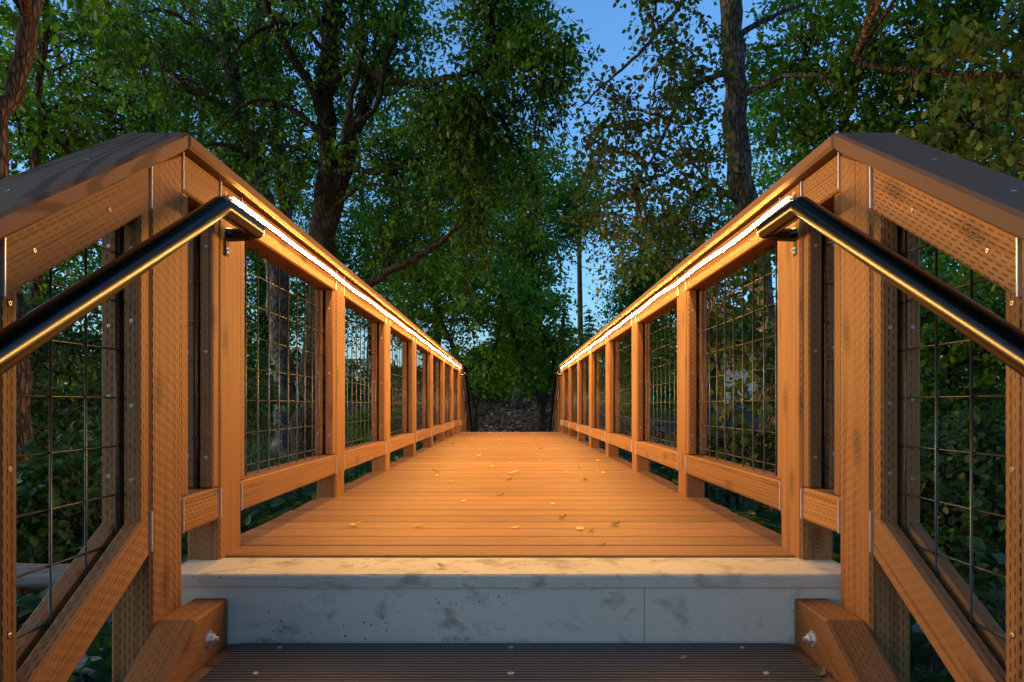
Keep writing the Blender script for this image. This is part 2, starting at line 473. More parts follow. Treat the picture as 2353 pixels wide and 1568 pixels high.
class MB:
    def __init__(self):
        self.v, self.f, self.n = [], [], 0
    def add(self, V, Fc):
        self.v.append(np.asarray(V, float))
        self.f += [tuple(i + self.n for i in f) for f in Fc]
        self.n += len(V)
    def tube(self, pts, rad, sides=6, caps=True):
        pts = np.asarray(pts, float)
        n = len(pts)
        rad = np.broadcast_to(np.asarray(rad, float), (n,)) if np.ndim(rad) == 0 else np.asarray(rad, float)
        T = np.gradient(pts, axis=0)
        T /= np.linalg.norm(T, axis=1, keepdims=True) + 1e-9
        up = np.array((0, 0, 1.0)) if abs(T[0][2]) < 0.9 else np.array((1.0, 0, 0))
        A = np.cross(T, up)
        A /= np.linalg.norm(A, axis=1, keepdims=True) + 1e-9
        B = np.cross(T, A)
        th = np.linspace(0, 2 * math.pi, sides, endpoint=False)
        ring = pts[:, None, :] + rad[:, None, None] * (np.cos(th)[None, :, None] * A[:, None, :] + np.sin(th)[None, :, None] * B[:, None, :])
        Fc = []
        for i in range(n - 1):
            for j in range(sides):
                k = (j + 1) % sides
                Fc.append((i * sides + j, i * sides + k, (i + 1) * sides + k, (i + 1) * sides + j))
        if caps:
            Fc.append(tuple(range(sides)))
            Fc.append(tuple(range((n - 1) * sides, n * sides))[::-1])
        self.add(ring.reshape(-1, 3), Fc)
    def box(self, lo, hi):
        x0, y0, z0 = lo
        x1, y1, z1 = hi
        self.add([(x0, y0, z0), (x1, y0, z0), (x1, y1, z0), (x0, y1, z0), (x0, y0, z1), (x1, y0, z1), (x1, y1, z1), (x0, y1, z1)],
                 [(0, 3, 2, 1), (4, 5, 6, 7), (0, 1, 5, 4), (1, 2, 6, 5), (2, 3, 7, 6), (3, 0, 4, 7)])
    def build(self, name, mat, parent=None, smooth=False, origin=(0, 0, 0)):
        V = np.concatenate(self.v) - np.array(origin, float)
        me = mesh_from(name, V, self.f, None, smooth)
        o = mobj(name, me, mat, parent)
        if parent is None:
            o.location = origin
        return o

def fast_mesh(name, V, Fc, tint, mat):
    """numpy polygons of equal size (n,k) -> mesh with a face attribute tint"""
    me = bpy.data.meshes.new(name)
    n, k = Fc.shape
    me.vertices.add(len(V))
    me.vertices.foreach_set('co', V.astype(np.float32).ravel())
    me.loops.add(n * k)
    me.loops.foreach_set('vertex_index', Fc.astype(np.int32).ravel())
    me.polygons.add(n)
    me.polygons.foreach_set('loop_start', np.arange(0, n * k, k, dtype=np.int32))
    me.update(calc_edges=True)
    a = me.attributes.new('tint', 'FLOAT', 'FACE')
    a.data.foreach_set('value', tint.astype(np.float32))
    me.materials.append(mat)
    return me
def unit(a):
    return a / (np.linalg.norm(a, axis=-1, keepdims=True) + 1e-9)
def leaf_mesh(name, P, D, Nn, S, mat, tint, width=0.62, fold=0.22, tipw=0.75):
    """one folded six-point leaf at each P, growing along D, facing Nn, length S"""
    D = unit(D)
    W = unit(np.cross(D, Nn))
    U = unit(np.cross(W, D))
    S = S[:, None]
    w = width * 0.5
    c = [P,
         P + D * S * 0.32 + W * S * w + U * S * fold * w,
         P + D * S * 0.72 + W * S * w * tipw + U * S * (fold * w - 0.06),
         P + D * S - U * S * 0.10,
         P + D * S * 0.72 - W * S * w * tipw + U * S * (fold * w - 0.06),
         P + D * S * 0.32 - W * S * w + U * S * fold * w]
    V = np.stack(c, 1).reshape(-1, 3)
    b = np.arange(len(P))[:, None] * 6
    Fc = np.concatenate([b + np.array([[0, 1, 2, 3]]), b + np.array([[0, 3, 4, 5]])], 0)
    return fast_mesh(name, V, Fc, np.concatenate([tint, tint]), mat)

# ------------------------------------------------------------------ terrain
def smooth(a, b, x):
    t = np.clip((x - a) / (b - a), 0, 1)
    return t * t * (3 - 2 * t)
def ground(x, y):
    x, y = np.asarray(x, float), np.asarray(y, float)
    mid = np.interp(y, [-60, -4, 0, 1.5, 3.0, 5.5, 8.5, 10.6, 12.2, 14, 17, 20, 26, 60, 200],
                    [-1.0, -1.15, -1.2, -1.25, -1.7, -2.2, -1.8, -1.0, -0.78, -0.42, 0.18, 0.72, 1.0, 2.2, 5.0])
    side = np.interp(y, [-60, -4, 0, 2.5, 4.5, 6.5, 9.0, 12, 16, 22, 30, 60, 200],
                     [-1.0, -1.05, -1.1, -1.15, -1.5, -1.55, -0.95, -0.6, -0.25, 0.1, 0.55, 2.0, 5.0])
    k = smooth(2.0, 5.0, np.abs(x))
    z = mid * (1 - k) + side * k
    z = z + 0.05 * np.sin(x * 1.7 + 0.6) * np.sin(y * 1.3) + 0.02 * np.sin(x * 4.1) * np.cos(y * 3.7)
    return z
def build_ground():
    xs = np.concatenate([np.linspace(-400, -42, 10), np.linspace(-38, -13, 20), np.linspace(-12, 12, 121), np.linspace(13, 38, 20), np.linspace(42, 400, 10)])
    ys = np.concatenate([np.linspace(-300, -22, 8), np.linspace(-20, -3, 18), np.linspace(-2.8, 24, 135), np.linspace(25, 60, 30), np.linspace(66, 700, 14)])
    X, Y = np.meshgrid(xs, ys)
    Z = ground(X, Y)
    V = np.stack([X, Y, Z], -1).reshape(-1, 3)
    nx = len(xs)
    Fc = [(j * nx + i, j * nx + i + 1, (j + 1) * nx + i + 1, (j + 1) * nx + i) for j in range(len(ys) - 1) for i in range(nx - 1)]
    o = mobj('ground', mesh_from('ground', V, Fc, None, True), M['soil'])
    tag(o, kind='structure')
build_ground()

# ------------------------------------------------------------------ the bridge in numbers
W0, W1 = 0.780, 0.869            # inner and outer face of the posts
POST_D = 0.140                   # post depth along the bridge
PITCH = 1.2160
Y0 = 1.834                       # near face of the first bridge post
NP = 8
YMID = (Y0 + Y0 + PITCH * (NP - 1) + POST_D) / 2.0
CAP_T, CAP_B = 1.050, 1.015
RAIL_T, RAIL_B = 1.014, 0.922
BOT_T, BOT_B = 0.191, 0.104
SLOPE = 0.605
YAP = 1.597                      # where level cap and stair cap meet
S0 = 1.481                       # near face of the first stair post
SP = 0.573                       # stair post spacing
DECK0, DECK1 = 1.866, 2 * YMID - 1.866
def capz(y):                     # underside of the stair cap
    return CAP_T - 0.042 - SLOPE * (YAP - y)

# ------------------------------------------------------------------ deck
deck = empty('bridge_deck', (0, YMID, -0.03), 'long brown plank deck of the footbridge between the two lit railings', 'deck')
nb = 63
pit = (DECK1 - DECK0) / nb
bm_v = []
for i in range(nb):
    y0 = DECK0 + i * pit
    dz = random.uniform(-0.0012, 0.0012)
    board('plank', (-0.862, y0 + 0.0028, -0.026 + dz), (0.862, y0 + pit - 0.0028, dz), M['deck'], deck, 0.0035, 0).location.x = random.uniform(-0.006, 0.006)
for sx in (-1, 1):
    for xo in (0.60,):
        board('beam', (sx * xo - 0.065, 1.90, -0.42), (sx * xo + 0.065, DECK1 - 0.04, -0.030), M['post'], deck, 0.005, 1)
for i in range(9):
    y = 2.0 + i * (DECK1 - 0.14 - 2.0) / 8
    board('cross_joist', (-0.53, y - 0.02, -0.20), (0.53, y + 0.02, -0.030), M['post'], deck, 0.004, 0)

# ------------------------------------------------------------------ concrete abutments
def abutment(near):
    y0, y1 = (1.672, 1.856)
    if not near:
        y0, y1 = 2 * YMID - y1, 2 * YMID - y0
    e = empty('concrete_abutment', (0, (y0 + y1) / 2, -1.5),
              'grey stained concrete step block under the near end of the deck' if near else 'pale concrete edge at the far end of the deck', 'abutment')
    zt = -0.004
    f = 0.007 if near else 0.0
    g = 0.0 if near else 0.007
    # lip with an uneven, slightly chipped front edge
    mb = MB()
    xs = np.linspace(-0.862, 0.862, 121)
    jig = 0.0016 * np.cumsum(rng.normal(0, 1, 121)) / 4
    jig -= np.linspace(jig[0], jig[-1], 121)
    jig = np.clip(jig, -0.002, 0.002)
    chip = np.where((xs > -0.35) & (xs < 0.12), np.abs(rng.normal(0, 0.0022, 121)), np.abs(rng.normal(0, 0.0006, 121)))
    prof = []
    for x, j, c in zip(xs, jig, chip):
        if near:
            prof.append([(x, y1, zt), (x, y0 + 0.004 + c, zt), (x, y0 + c * 0.6, zt - 0.004 - c), (x, y0, zt - 0.030 + j), (x, y1, zt - 0.030)])
        else:
            prof.append([(x, y1, zt), (x, y0 + 0.004, zt), (x, y0, zt - 0.004), (x, y0, zt - 0.030), (x, y1, zt - 0.030)])
    V = np.array(prof).reshape(-1, 3)
    Fc = []
    for i in range(120):
        for k in range(5):
            a, b = i * 5 + k, i * 5 + (k + 1) % 5
            Fc.append((a, b, b + 5, a + 5))
    Fc += [(4, 3, 2, 1, 0), tuple(600 + k for k in range(5))]
    mb.add(V, Fc)
    mb.build('top_lip', M['concrete_lip'], e, False, e.location)
    b2 = MB()
    b2.box((-0.860, y0 + f, -1.6), (0.860, y1 - g - 0.001, zt - 0.0305))
    b2.build('block', M['concrete'], e, False, e.location)
    return e
abutment(True)
abutment(False)

# ------------------------------------------------------------------ small shared meshes
def disc_mesh(name, prof, sides=10):
    """lathe about local X; prof: list of (x, r)"""
    V, Fc = [], []
    for x, r in prof:
        for k in range(sides):
            a = 2 * math.pi * k / sides
            V.append((x, r * math.cos(a), r * math.sin(a)))
    for i in range(len(prof) - 1):
        for k in range(sides):
            j = (k + 1) % sides
            Fc.append((i * sides + k, i * sides + j, (i + 1) * sides + j, (i + 1) * sides + k))
    Fc.append(tuple(range(sides))[::-1])
    Fc.append(tuple(range((len(prof) - 1) * sides, len(prof) * sides)))
    me = mesh_from(name, V, Fc)
    return me
screw_me = disc_mesh('screw', [(-0.004, 0.0045), (0.0006, 0.0046), (0.0012, 0.0036), (0.0012, 0.0018), (-0.0006, 0.0012)], 8)
screw_me.materials.append(M['screw'])
def screw(parent, p, direction):
    o = bpy.data.objects.new('screw', screw_me)
    o.rotation_euler = Vector(direction).to_track_quat('X', 'Z').to_euler()
    o.location = np.array(p) - np.array(parent.location)
    return link(o, parent)

def battens(parent, sx, y0, y1, z0, z1, screws=0, face=-1):
    """two square strips that clamp the wire against a post"""
    for a, b in ((W0 + 0.004, W0 + 0.040), (W1 - 0.036, W1 - 0.002)):
        lo, hi = sorted((sx * a, sx * b))
        board('batten', (lo, y0, z0), (hi, y1, z1), M['post'], parent, 0.004, 2)
        for q in range(screws):
            z = z0 + (z1 - z0) * (0.12 + 0.76 * q / max(1, screws - 1))
            screw(parent, ((lo + hi) / 2, y0 if face < 0 else y1, z + random.uniform(-0.006, 0.006)), (0, face, 0))
def hanger(parent, sx, y, z0, z1, shear=0.0):
    lo, hi = sorted((sx * (W0 - 0.003), sx * (W0 + 0.022)))
    return board('rail_hanger', (lo, y - 0.0016, z0), (hi, y + 0.0016, z1), M['galv'], parent, 0.0006, 2)
def wire_panel(parent, sx, ya, yb, zlo, zhi, yoff=0.05, zoff=0.0):
    """welded mesh: upright and level rods; zlo/zhi are functions of y"""
    mb = MB()
    xw = sx * (W0 + 0.046)
    r = 0.0024
    y = ya + yoff
    while y < yb:
        mb.tube([(xw, y, zlo(y)), (xw, y, zhi(y))], r, 6)
        y += 0.1016
    zz = 0.02 + zoff
    n = 24
    ys = np.linspace(ya, yb, n)
    lo_, hi_ = np.array([zlo(v) for v in ys]), np.array([zhi(v) for v in ys])
    z = math.floor((lo_.min()) / 0.1016) * 0.1016 + zz
    while z < hi_.max():
        ok = ys[(lo_ < z) & (hi_ > z)]
        if len(ok) > 1:
            mb.tube([(xw + sx * 0.0045, ok[0], z), (xw + sx * 0.0045, ok[-1], z)], r, 6)
        z += 0.1016
    return mb.build('wire_panel', M['wire'], parent, True, parent.location)

# ------------------------------------------------------------------ bridge railings
def bridge_railing(sx):
    nm = 'left' if sx < 0 else 'right'
    e = empty('bridge_railing', (sx * (W0 + W1) / 2, YMID, 0),
              f'long {nm} wooden railing of the bridge with black wire panels', 'railing', 'railings along the deck')
    xl, xh = sorted((sx * W0, sx * W1))
    ri, ro = sorted((sx * (W0 + 0.002), sx * (W1 - 0.004)))
    for k in range(NP):
        y = Y0 + PITCH * k
        p = board('post', (xl, y, -0.30), (xh, y + POST_D, CAP_B - 0.001), M['post'], e, 0.006, 2)
        p.location.x += random.uniform(-0.002, 0.002)
        p.rotation_euler = (random.uniform(-0.003, 0.003), random.uniform(-0.003, 0.003), random.uniform(-0.02, 0.02))
        sc = 3 if k < 3 else 0
        battens(e, sx, y - 0.038, y - 0.0005, BOT_T + 0.001, RAIL_B - 0.001, sc, -1)
        battens(e, sx, y + POST_D + 0.0005, y + POST_D + 0.038, BOT_T + 0.001, RAIL_B - 0.001, 0, 1)
    for k in range(-1, NP):
        # between the stair posts and the end posts the rails go on
        a = Y0 + PITCH * k + POST_D if k >= 0 else S0 + POST_D
        b = Y0 + PITCH * (k + 1) if k < NP - 1 else 2 * YMID - S0 - POST_D
        board('top_rail', (ri, a + 0.0025, RAIL_B), (ro, b - 0.0025, RAIL_T), M['rail'], e, 0.005, 1)
        board('bottom_rail', (ri, a + 0.0025, BOT_B), (ro, b - 0.0025, BOT_T), M['rail'], e, 0.005, 1)
        for y in (a + 0.0017, b - 0.0017):
            hanger(e, sx, y, BOT_B + 0.002, BOT_T - 0.004)
            hanger(e, sx, y, RAIL_B + 0.002, RAIL_T - 0.002)
        wire_panel(e, sx, a, b, lambda y: BOT_T - 0.02, lambda y: RAIL_B + 0.02, 0.05 if k >= 0 else 0.07)
    # level cap boards, butted
    cl, ch = sorted((sx * 0.752, sx * 0.895))
    cuts = [YAP + 0.0008, 2.06, 4.52, 6.95, 9.36, 2 * YMID - YAP - 0.0008]
    board('cap_board', (cl, cuts[0], CAP_B), (ch, cuts[2] - 0.001, CAP_T), M['cap_plain'], e, 0.007, 1)
    for a, b in ((cuts[2], cuts[3]), (cuts[3], cuts[4]), (cuts[4], cuts[5])):
        board('cap_board', (cl, a + 0.001, CAP_B), (ch, b - 0.001, CAP_T), M['cap_plain'], e, 0.007, 1)
    return e
bridge_railing(-1)
bridge_railing(1)

# ------------------------------------------------------------------ stair railings
def stair_railing(sx, near):
    side = 'left' if sx < 0 else 'right'
    lab = (f'{side} stair railing in the foreground with sloping wood rails and cap' if near
           else f'{side} stair railing going down beyond the far deck end')
    e = empty('stair_railing', (sx * (W0 + W1) / 2, 0.6 if near else 2 * YMID - 0.6, -1.2), lab, 'railing', 'stair railings')
    start = []
    def B(name, lo, hi, mat, c, ax, shear=0.0):
        """near-end coordinates; the far end is their mirror image"""
        lo, hi = list(lo), list(hi)
        if not near:
            lo[1], hi[1] = 2 * YMID - hi[1], 2 * YMID - lo[1]
            shear = -shear
        a, b = sorted((sx * lo[0], sx * hi[0]))
        return board(name, (a, lo[1], lo[2]), (b, hi[1], hi[2]), mat, e, c, ax, shear)
    last = 3
    for k in range(4):
        y = S0 - SP * k
        zb = -1.45
        p = B('post', (W0, y, zb), (W1, y + POST_D, capz(y) - 0.003), M['post'], 0.006, 2)
        key = ('slant', near, k)
        if key not in _cache:
            me = p.data.copy()
            for v in me.vertices:                    # cut the top to the slope of the cap
                if v.co.z > 0:
                    yn = v.co.y if near else -v.co.y
                    yy = y + POST_D / 2 + yn
                    v.co.z += min(SLOPE * (min(yy, YAP) - y), CAP_B - 0.001 - capz(y) + 0.003 if k == 0 else 9)
            _cache[key] = me
        p.data = _cache[key]
    ye = S0 - SP * 3 - 0.06
    ym = (ye + YAP) / 2
    zc = capz(ym) + 0.021
    B('cap_board', (0.752, ye, zc - 0.021), (0.895, YAP - 0.0008, zc + 0.021), M['cap'] if sx < 0 else M['cap_plain'], 0.007, 1, SLOPE)
    for k in range(3):
        b_ = S0 - SP * k
        a_ = S0 - SP * (k + 1) + POST_D
        m = (a_ + b_) / 2
        zt = capz(m) - 0.001
        B('top_rail', (W0 + 0.002, a_ + 0.0025, zt - 0.104), (W1 - 0.004, b_ - 0.0025, zt), M['rail'], 0.005, 1, SLOPE)
        zt2 = 0.186 - SLOPE * (S0 - m)
        for xa, xb in ((W0 + 0.002, W0 + 0.039), (W0 + 0.053, W1 - 0.001)):
            B('bottom_rail', (xa, a_ + 0.0025, zt2 - 0.098), (xb, b_ - 0.0025, zt2), M['rail'], 0.006, 1, SLOPE)
        for yb, z0 in ((b_ - 0.0016, zt), (a_ + 0.0016, zt)):
            zz = capz(yb) - 0.006
            B('rail_hanger', (W0 - 0.003, yb - 0.0015, zz - 0.094), (W0 + 0.02, yb + 0.0015, zz), M['galv'], 0.0006, 2)
            z3 = 0.186 - SLOPE * (S0 - yb)
            B('rail_hanger', (W0 - 0.003, yb - 0.0015, z3 - 0.092), (W0 + 0.02, yb + 0.0015, z3 - 0.004), M['galv'], 0.0006, 2)
        for ya, yb, screws in ((b_ - 0.038, b_ - 0.0005, 3), (a_ + 0.0005, a_ + 0.038, 0)):
            yc = (ya + yb) / 2
            for xa, xb in ((W0 + 0.004, W0 + 0.040), (W1 - 0.036, W1 - 0.002)):
                z0, z1 = 0.186 - SLOPE * (S0 - ya) - 0.012, capz(yb) - 0.104 + 0.004
                B('batten', (xa, ya, z0), (xb, yb, z1), M['post'], 0.004, 2)
                if near and k == 0 and screws:
                    for q in range(4):
                        screw(e, (sx * (xa + xb) / 2, ya, 0.26 + 0.16 * q + random.uniform(-0.01, 0.01)), (0, -1, 0))
                if near and k == 0 and not screws and xa < W0 + 0.01:
                    for q in range(3):
                        screw(e, (sx * (xa - 0.0003), yc, 0.05 + 0.26 * q), (-sx, 0, 0))
        fz = lambda y, a=1: y if near else 2 * YMID - y
        lo_ = lambda y: 0.186 - SLOPE * (S0 - fz(y)) - 0.02
        hi_ = lambda y: capz(fz(y)) - 0.085
        ra, rb = sorted((fz(a_), fz(b_)))
        wire_panel(e, sx, ra, rb, lo_, hi_, 0.075)
    # short battens behind the first stair post, at the level panel
    for xa, xb in ((W0 + 0.004, W0 + 0.040), (W1 - 0.036, W1 - 0.002)):
        B('batten', (xa, S0 + POST_D + 0.0005, BOT_T + 0.001), (xb, S0 + POST_D + 0.038, RAIL_B - 0.001), M['post'], 0.004, 2)
    if near:
        for q in range(3):
            screw(e, (sx * (W0 + 0.004 - 0.0003 - 0.002), S0 + 0.05 + 0.03 * q, (0.86, 0.52, 0.31)[q]), (-sx, 0, 0))
        for yy in (1.33, 1.12):
            screw(e, (sx * (W0 + 0.0018), yy, capz(yy) - 0.055), (-sx, 0, 0))
            o = screw(e, (sx * 0.825, yy, capz(yy) + 0.0425), (0, -0.5, 0.86))
            o.scale = (1, 1.2, 1.2)
    return e
for sx in (-1, 1):
    for near in (True, False):
        stair_railing(sx, near)

# ------------------------------------------------------------------ handrails (steel tube with brackets)
def handrail(sx, near):
    side = 'left' if sx < 0 else 'right'
    lab = (f'{side} dark steel tube handrail bent at its upper end in the foreground' if near
           else f'{side} dark steel tube handrail at the far end of the deck')
    e = empty('handrail', (sx * 0.70, 0.8 if near else 2 * YMID - 0.8, 0.2), lab, 'handrail', 'steel handrails')
    my = (lambda y: y) if near else (lambda y: 2 * YMID - y)
    r = 0.0238
    X = sx * 0.702
    yb, zb = 1.652, 0.893
    dl = np.array((-1.0, -0.575)) / math.hypot(1, 0.575)
    pts = [(X, my(yb + dl[0] * 2.25), zb + dl[1] * 2.25)]
    for t in (1.7, 1.1, 0.6, 0.3, 0.12, 0.05):
        pts.append((X, my(yb + dl[0] * t), zb + dl[1] * t))
    for t in np.linspace(0, 1, 7):                       # small bend
        a = np.array((yb, zb)) + dl * 0.012
        b = np.array((yb, zb + 0.001))
        c = np.array((yb + 0.012, zb))
        p = (1 - t) ** 2 * a + 2 * t * (1 - t) * b + t * t * c
        pts.append((X, my(p[0]), p[1]))
    for y in (1.72, 1.80, 1.872):
        pts.append((X, my(y), zb))
    rad = [r] * len(pts)
    for y, q in ((1.884, 0.97), (1.892, 0.86), (1.897, 0.66), (1.899, 0.3)):   # rounded closed end
        pts.append((X, my(y), zb))
        rad.append(r * q)
    mb = MB()
    mb.tube(pts, rad, 28)
    mb.build('tube', M['steel'], e, True, e.location)
    def bracket(y, z):
        b = MB()
        px = sx * W0
        b.tube([(X, my(y), z - 0.008), (X + sx * 0.020, my(y), z - 0.013), (X + sx * 0.05, my(y), z - 0.016), (px - sx * 0.004, my(y), z - 0.016)],
               [0.017, 0.0185, 0.0185, 0.0185], 16)
        o = b.build('bracket', M['steel'], e, True, e.location)
        lo, hi = sorted((px - sx * 0.0045, px - sx * 0.0002))
        y0, y1 = sorted((my(y - 0.011), my(y + 0.011)))
        p = board('mounting_plate', (lo, y0, z - 0.074), (hi, y1, z - 0.004), M['black'], e, 0.002, 2)
        s = bpy.data.objects.new('bolt', bolt_me)
        s.scale = (0.42, 0.42, 0.42)
        s.rotation_euler = Vector((-sx, 0, 0)).to_track_quat('X', 'Z').to_euler()
        s.location = np.array((px - sx * 0.0045, my(y), z - 0.058)) - np.array(e.location)
        link(s, e)
    bracket(1.868, zb)
    bracket(0.99, zb + dl[1] * (yb - 0.99) / -dl[0] - 0.006)
    bracket(-0.17, zb + dl[1] * (yb + 0.17) / -dl[0] - 0.006)
    return e
def hex_bolt():
    V, Fc = [], []
    def ring(x, r, s, ph=0.0):
        i = len(V)
        for k in range(s):
            a = 2 * math.pi * k / s + ph
            V.append((x, r * math.cos(a), r * math.sin(a)))
        return list(range(i, i + s))
    def band(a, b):
        s = len(a)
        for k in range(s):
            Fc.append((a[k], a[(k + 1) % s], b[(k + 1) % s], b[k]))
    w0, w1 = ring(0, 0.0190, 16), ring(0.003, 0.0185, 16)
    band(w0, w1)
    Fc.append(tuple(w1))
    h0, h1, h2 = ring(0.003, 0.0118, 6), ring(0.012, 0.0118, 6), ring(0.0135, 0.0095, 6)
    band(h0, h1)
    band(h1, h2)
    Fc.append(tuple(h2))
    t0, t1 = ring(0.0135, 0.006, 8), ring(0.021, 0.0055, 8)
    band(t0, t1)
    Fc.append(tuple(t1))
    me = mesh_from('bolt', V, Fc)
    me.materials.append(M['galv'])
    return me
bolt_me = hex_bolt()
for sx in (-1, 1):
    for near in (True, False):
        handrail(sx, near)

# ------------------------------------------------------------------ light strips under the caps
def led_strip(sx):
    side = 'left' if sx < 0 else 'right'
    e = empty('light_strip', (sx * 0.776, YMID, 0.97), f'glowing warm white light strip under the {side} railing cap', 'light strip', 'light strips under the caps')
    ya, yb = 1.885, 2 * YMID - 1.885
    ys = np.linspace(ya, yb, 150)
    rr = np.random.default_rng(5 + sx)
    clips = np.arange(ya, yb + 0.4, 0.41)
    cz = rr.uniform(-0.005, 0.005, len(clips))
    z = np.interp(ys, clips, cz)
    k = np.array([0.25, 0.5, 0.25])
    for _ in range(14):
        z = np.convolve(np.pad(z, 1, 'edge'), k, 'valid')
    z = z + 0.0022 * np.sin((ys - ya) * 2 * math.pi / 0.82 + sx) + (0.978 if sx < 0 else 0.980)
    x = sx * (0.7735 - 0.0015 * np.cos((ys - ya) * 7.0))
    mb, bk = MB(), MB()
    # cross section in (inward, up): lit face domed, back an opaque sleeve
    face = [(0.0056, 0.0054), (0.0060, 0.0032), (0.0060, -0.0032), (0.0040, -0.0058)]
    back = [(0.0060, 0.0057), (-0.0040, 0.0060), (-0.0040, -0.0060), (0.0039, -0.0059)]
    for m, sec in ((mb, face), (bk, back)):
        V = np.stack([np.stack([x - sx * u, ys, z + w], 1) for u, w in sec], 1).reshape(-1, 3)
        q = len(sec)
        Fc = [(i * q + k, i * q + k + 1, (i + 1) * q + k + 1, (i + 1) * q + k) for i in range(len(ys) - 1) for k in range(q - 1)]
        if sx > 0:
            Fc = [f[::-1] for f in Fc]
        m.add(V, Fc)
    mb.build('glowing_face', M['led'], e, False, e.location)
    bk.build('sleeve', M['wall_white'], e, False, e.location)
    for y, s in ((ya, -1), (yb, 1)):
        i = 0 if s < 0 else -1
        c = MB()
        c.tube([(x[i], y + s * 0.001, z[i]), (x[i], y + s * 0.016, z[i]), (x[i], y + s * 0.024, z[i])], [0.0068, 0.0066, 0.004], 8)
        c.build('end_cap', M['galv'], e, True, e.location)
    for q in range(1, len(clips) - 1, 2):
        j = int(np.argmin(abs(ys - clips[q])))
        lo, hi = sorted((x[j] - sx * 0.0062, sx * (W0 + 0.0015)))
        board('clip', (lo, ys[j] - 0.004, z[j] - 0.0068), (hi, ys[j] + 0.004, z[j] - 0.0056), M['galv'], e, 0.0003, 1)
led_strip(-1)
led_strip(1)

# ------------------------------------------------------------------ stairs
def staircase(near):
    e = empty('staircase', (0, 0.8 if near else 2 * YMID - 0.8, -1.2),
              'wooden stairs in the foreground with dark ribbed tread plates' if near else 'wooden stairs leading down from the far deck end', 'stairs')
    my = (lambda a, b: (a, b)) if near else (lambda a, b: (2 * YMID - b, 2 * YMID - a))
    RUN, RISE = 0.280, 0.168
    for sx in (-1, 1):
        # stringer: flat cut at its top, then a sloping back
        prof = [(1.670, -0.062), (1.503, -0.062), (1.503 - 1.70, -0.062 - 0.60 * 1.70), (1.503 - 1.70, -0.062 - 0.60 * 1.70 - 0.30), (1.670, -0.42)]
        xi, xo = sx * 0.692, sx * 0.7785
        V, Fc, UV = [], [], []
        ch = 0.005
        cxm = np.mean([p[0] for p in prof]); czm = np.mean([p[1] for p in prof])
        def ins(p):
            d = np.array((cxm - p[0], czm - p[1]))
            d = d / np.linalg.norm(d) * ch
            return (p[0] + d[0], p[1] + d[1])
        rings = [(xi, [ins(p) for p in prof]), (xi + sx * ch, prof), (xo - sx * ch, prof), (xo, [ins(p) for p in prof])]
        for x, pr in rings:
            for (y, z) in pr:
                V.append((x, my(y, y)[0], z))
        n = 5
        for i in range(3):
            for k in range(n):
                j = (k + 1) % n
                Fc.append((i * n + k, i * n + j, (i + 1) * n + j, (i + 1) * n + k))
        Fc += [tuple(range(n))[::-1], tuple(range(3 * n, 4 * n))]
        me_v = np.array(V)
        al = np.array((0, 1, 0.6 if near else -0.6)) / math.hypot(1, 0.6)
        fo = []
        for f in Fc:
            p = me_v[list(f)]
            nrm = np.cross(p[1] - p[0], p[2] - p[0])
            cen = me_v.mean(0)
            if np.dot(nrm, p.mean(0) - cen) < 0:
                f = f[::-1]
            fo.append(f)
            pp = me_v[list(f)]
            big = abs(nrm[0]) > np.abs(nrm[1:]).max()
            perp = np.array((0, -al[2], al[1])) if big else np.array((1.0, 0, 0))
            UV.append([(float(q @ al), float(q @ perp)) for q in pp])
        o = mobj('stringer', mesh_from('stringer', V - np.array(e.location), fo, UV), M['post'], e)
        for (by, bz) in ((1.565, -0.125), (1.0, -0.47)):
            s = bpy.data.objects.new('bolt', bolt_me)
            s.rotation_euler = Vector((-sx, 0, 0)).to_track_quat('X', 'Z').to_euler()
            s.location = np.array((xi, my(by, by)[0], bz)) - np.array(e.location)
            link(s, e)
    for k in range(6):
        zt = -0.172 - RISE * k
        yb = 1.670 - RUN * k
        for a, b in ((yb - 0.290, yb - 0.147), (yb - 0.143, yb - 0.001)):
            ya_, yb_ = my(a, b)
            board('tread_board', (-0.691, ya_, zt - 0.038), (0.691, yb_, zt), M['tread'], e, 0.004, 0)
        # ribbed plate
        pl, rb = MB(), MB()
        p0, p1 = my(yb - 0.275, yb - 0.006)
        pl.box((-0.657, p0, zt + 0.0003), (0.657, p1, zt + 0.003))
        nr = 18
        for q in range(nr):
            y = p0 + 0.006 + (p1 - p0 - 0.012) * q / (nr - 1)
            rb.add([(-0.656, y - 0.0021, zt + 0.0031), (-0.656, y + 0.0021, zt + 0.0031), (-0.656, y + 0.0009, zt + 0.0046), (-0.656, y - 0.0009, zt + 0.0046),
                    (0.656, y - 0.0021, zt + 0.0031), (0.656, y + 0.0021, zt + 0.0031), (0.656, y + 0.0009, zt + 0.0046), (0.656, y - 0.0009, zt + 0.0046)],
                   [(0, 3, 2, 1), (4, 5, 6, 7), (3, 7, 6, 2), (0, 4, 7, 3), (1, 2, 6, 5)])
        g = pl.build('grip_plate', M['grip'], e, False, e.location)
        o = rb.build('ribs', M['gript'], g)
        for v in o.data.vertices:
            v.co -= e.location
        if near and k == 0:
            for x in (-0.55, 0.0, 0.55):
                for yy in (yb - 0.045, yb - 0.20):
                    s = screw(e, (x, yy, zt + 0.0062), (0, 0, 1))
                    s.scale = (1, 1.5, 1.5)
    return e
staircase(True)
staircase(False)
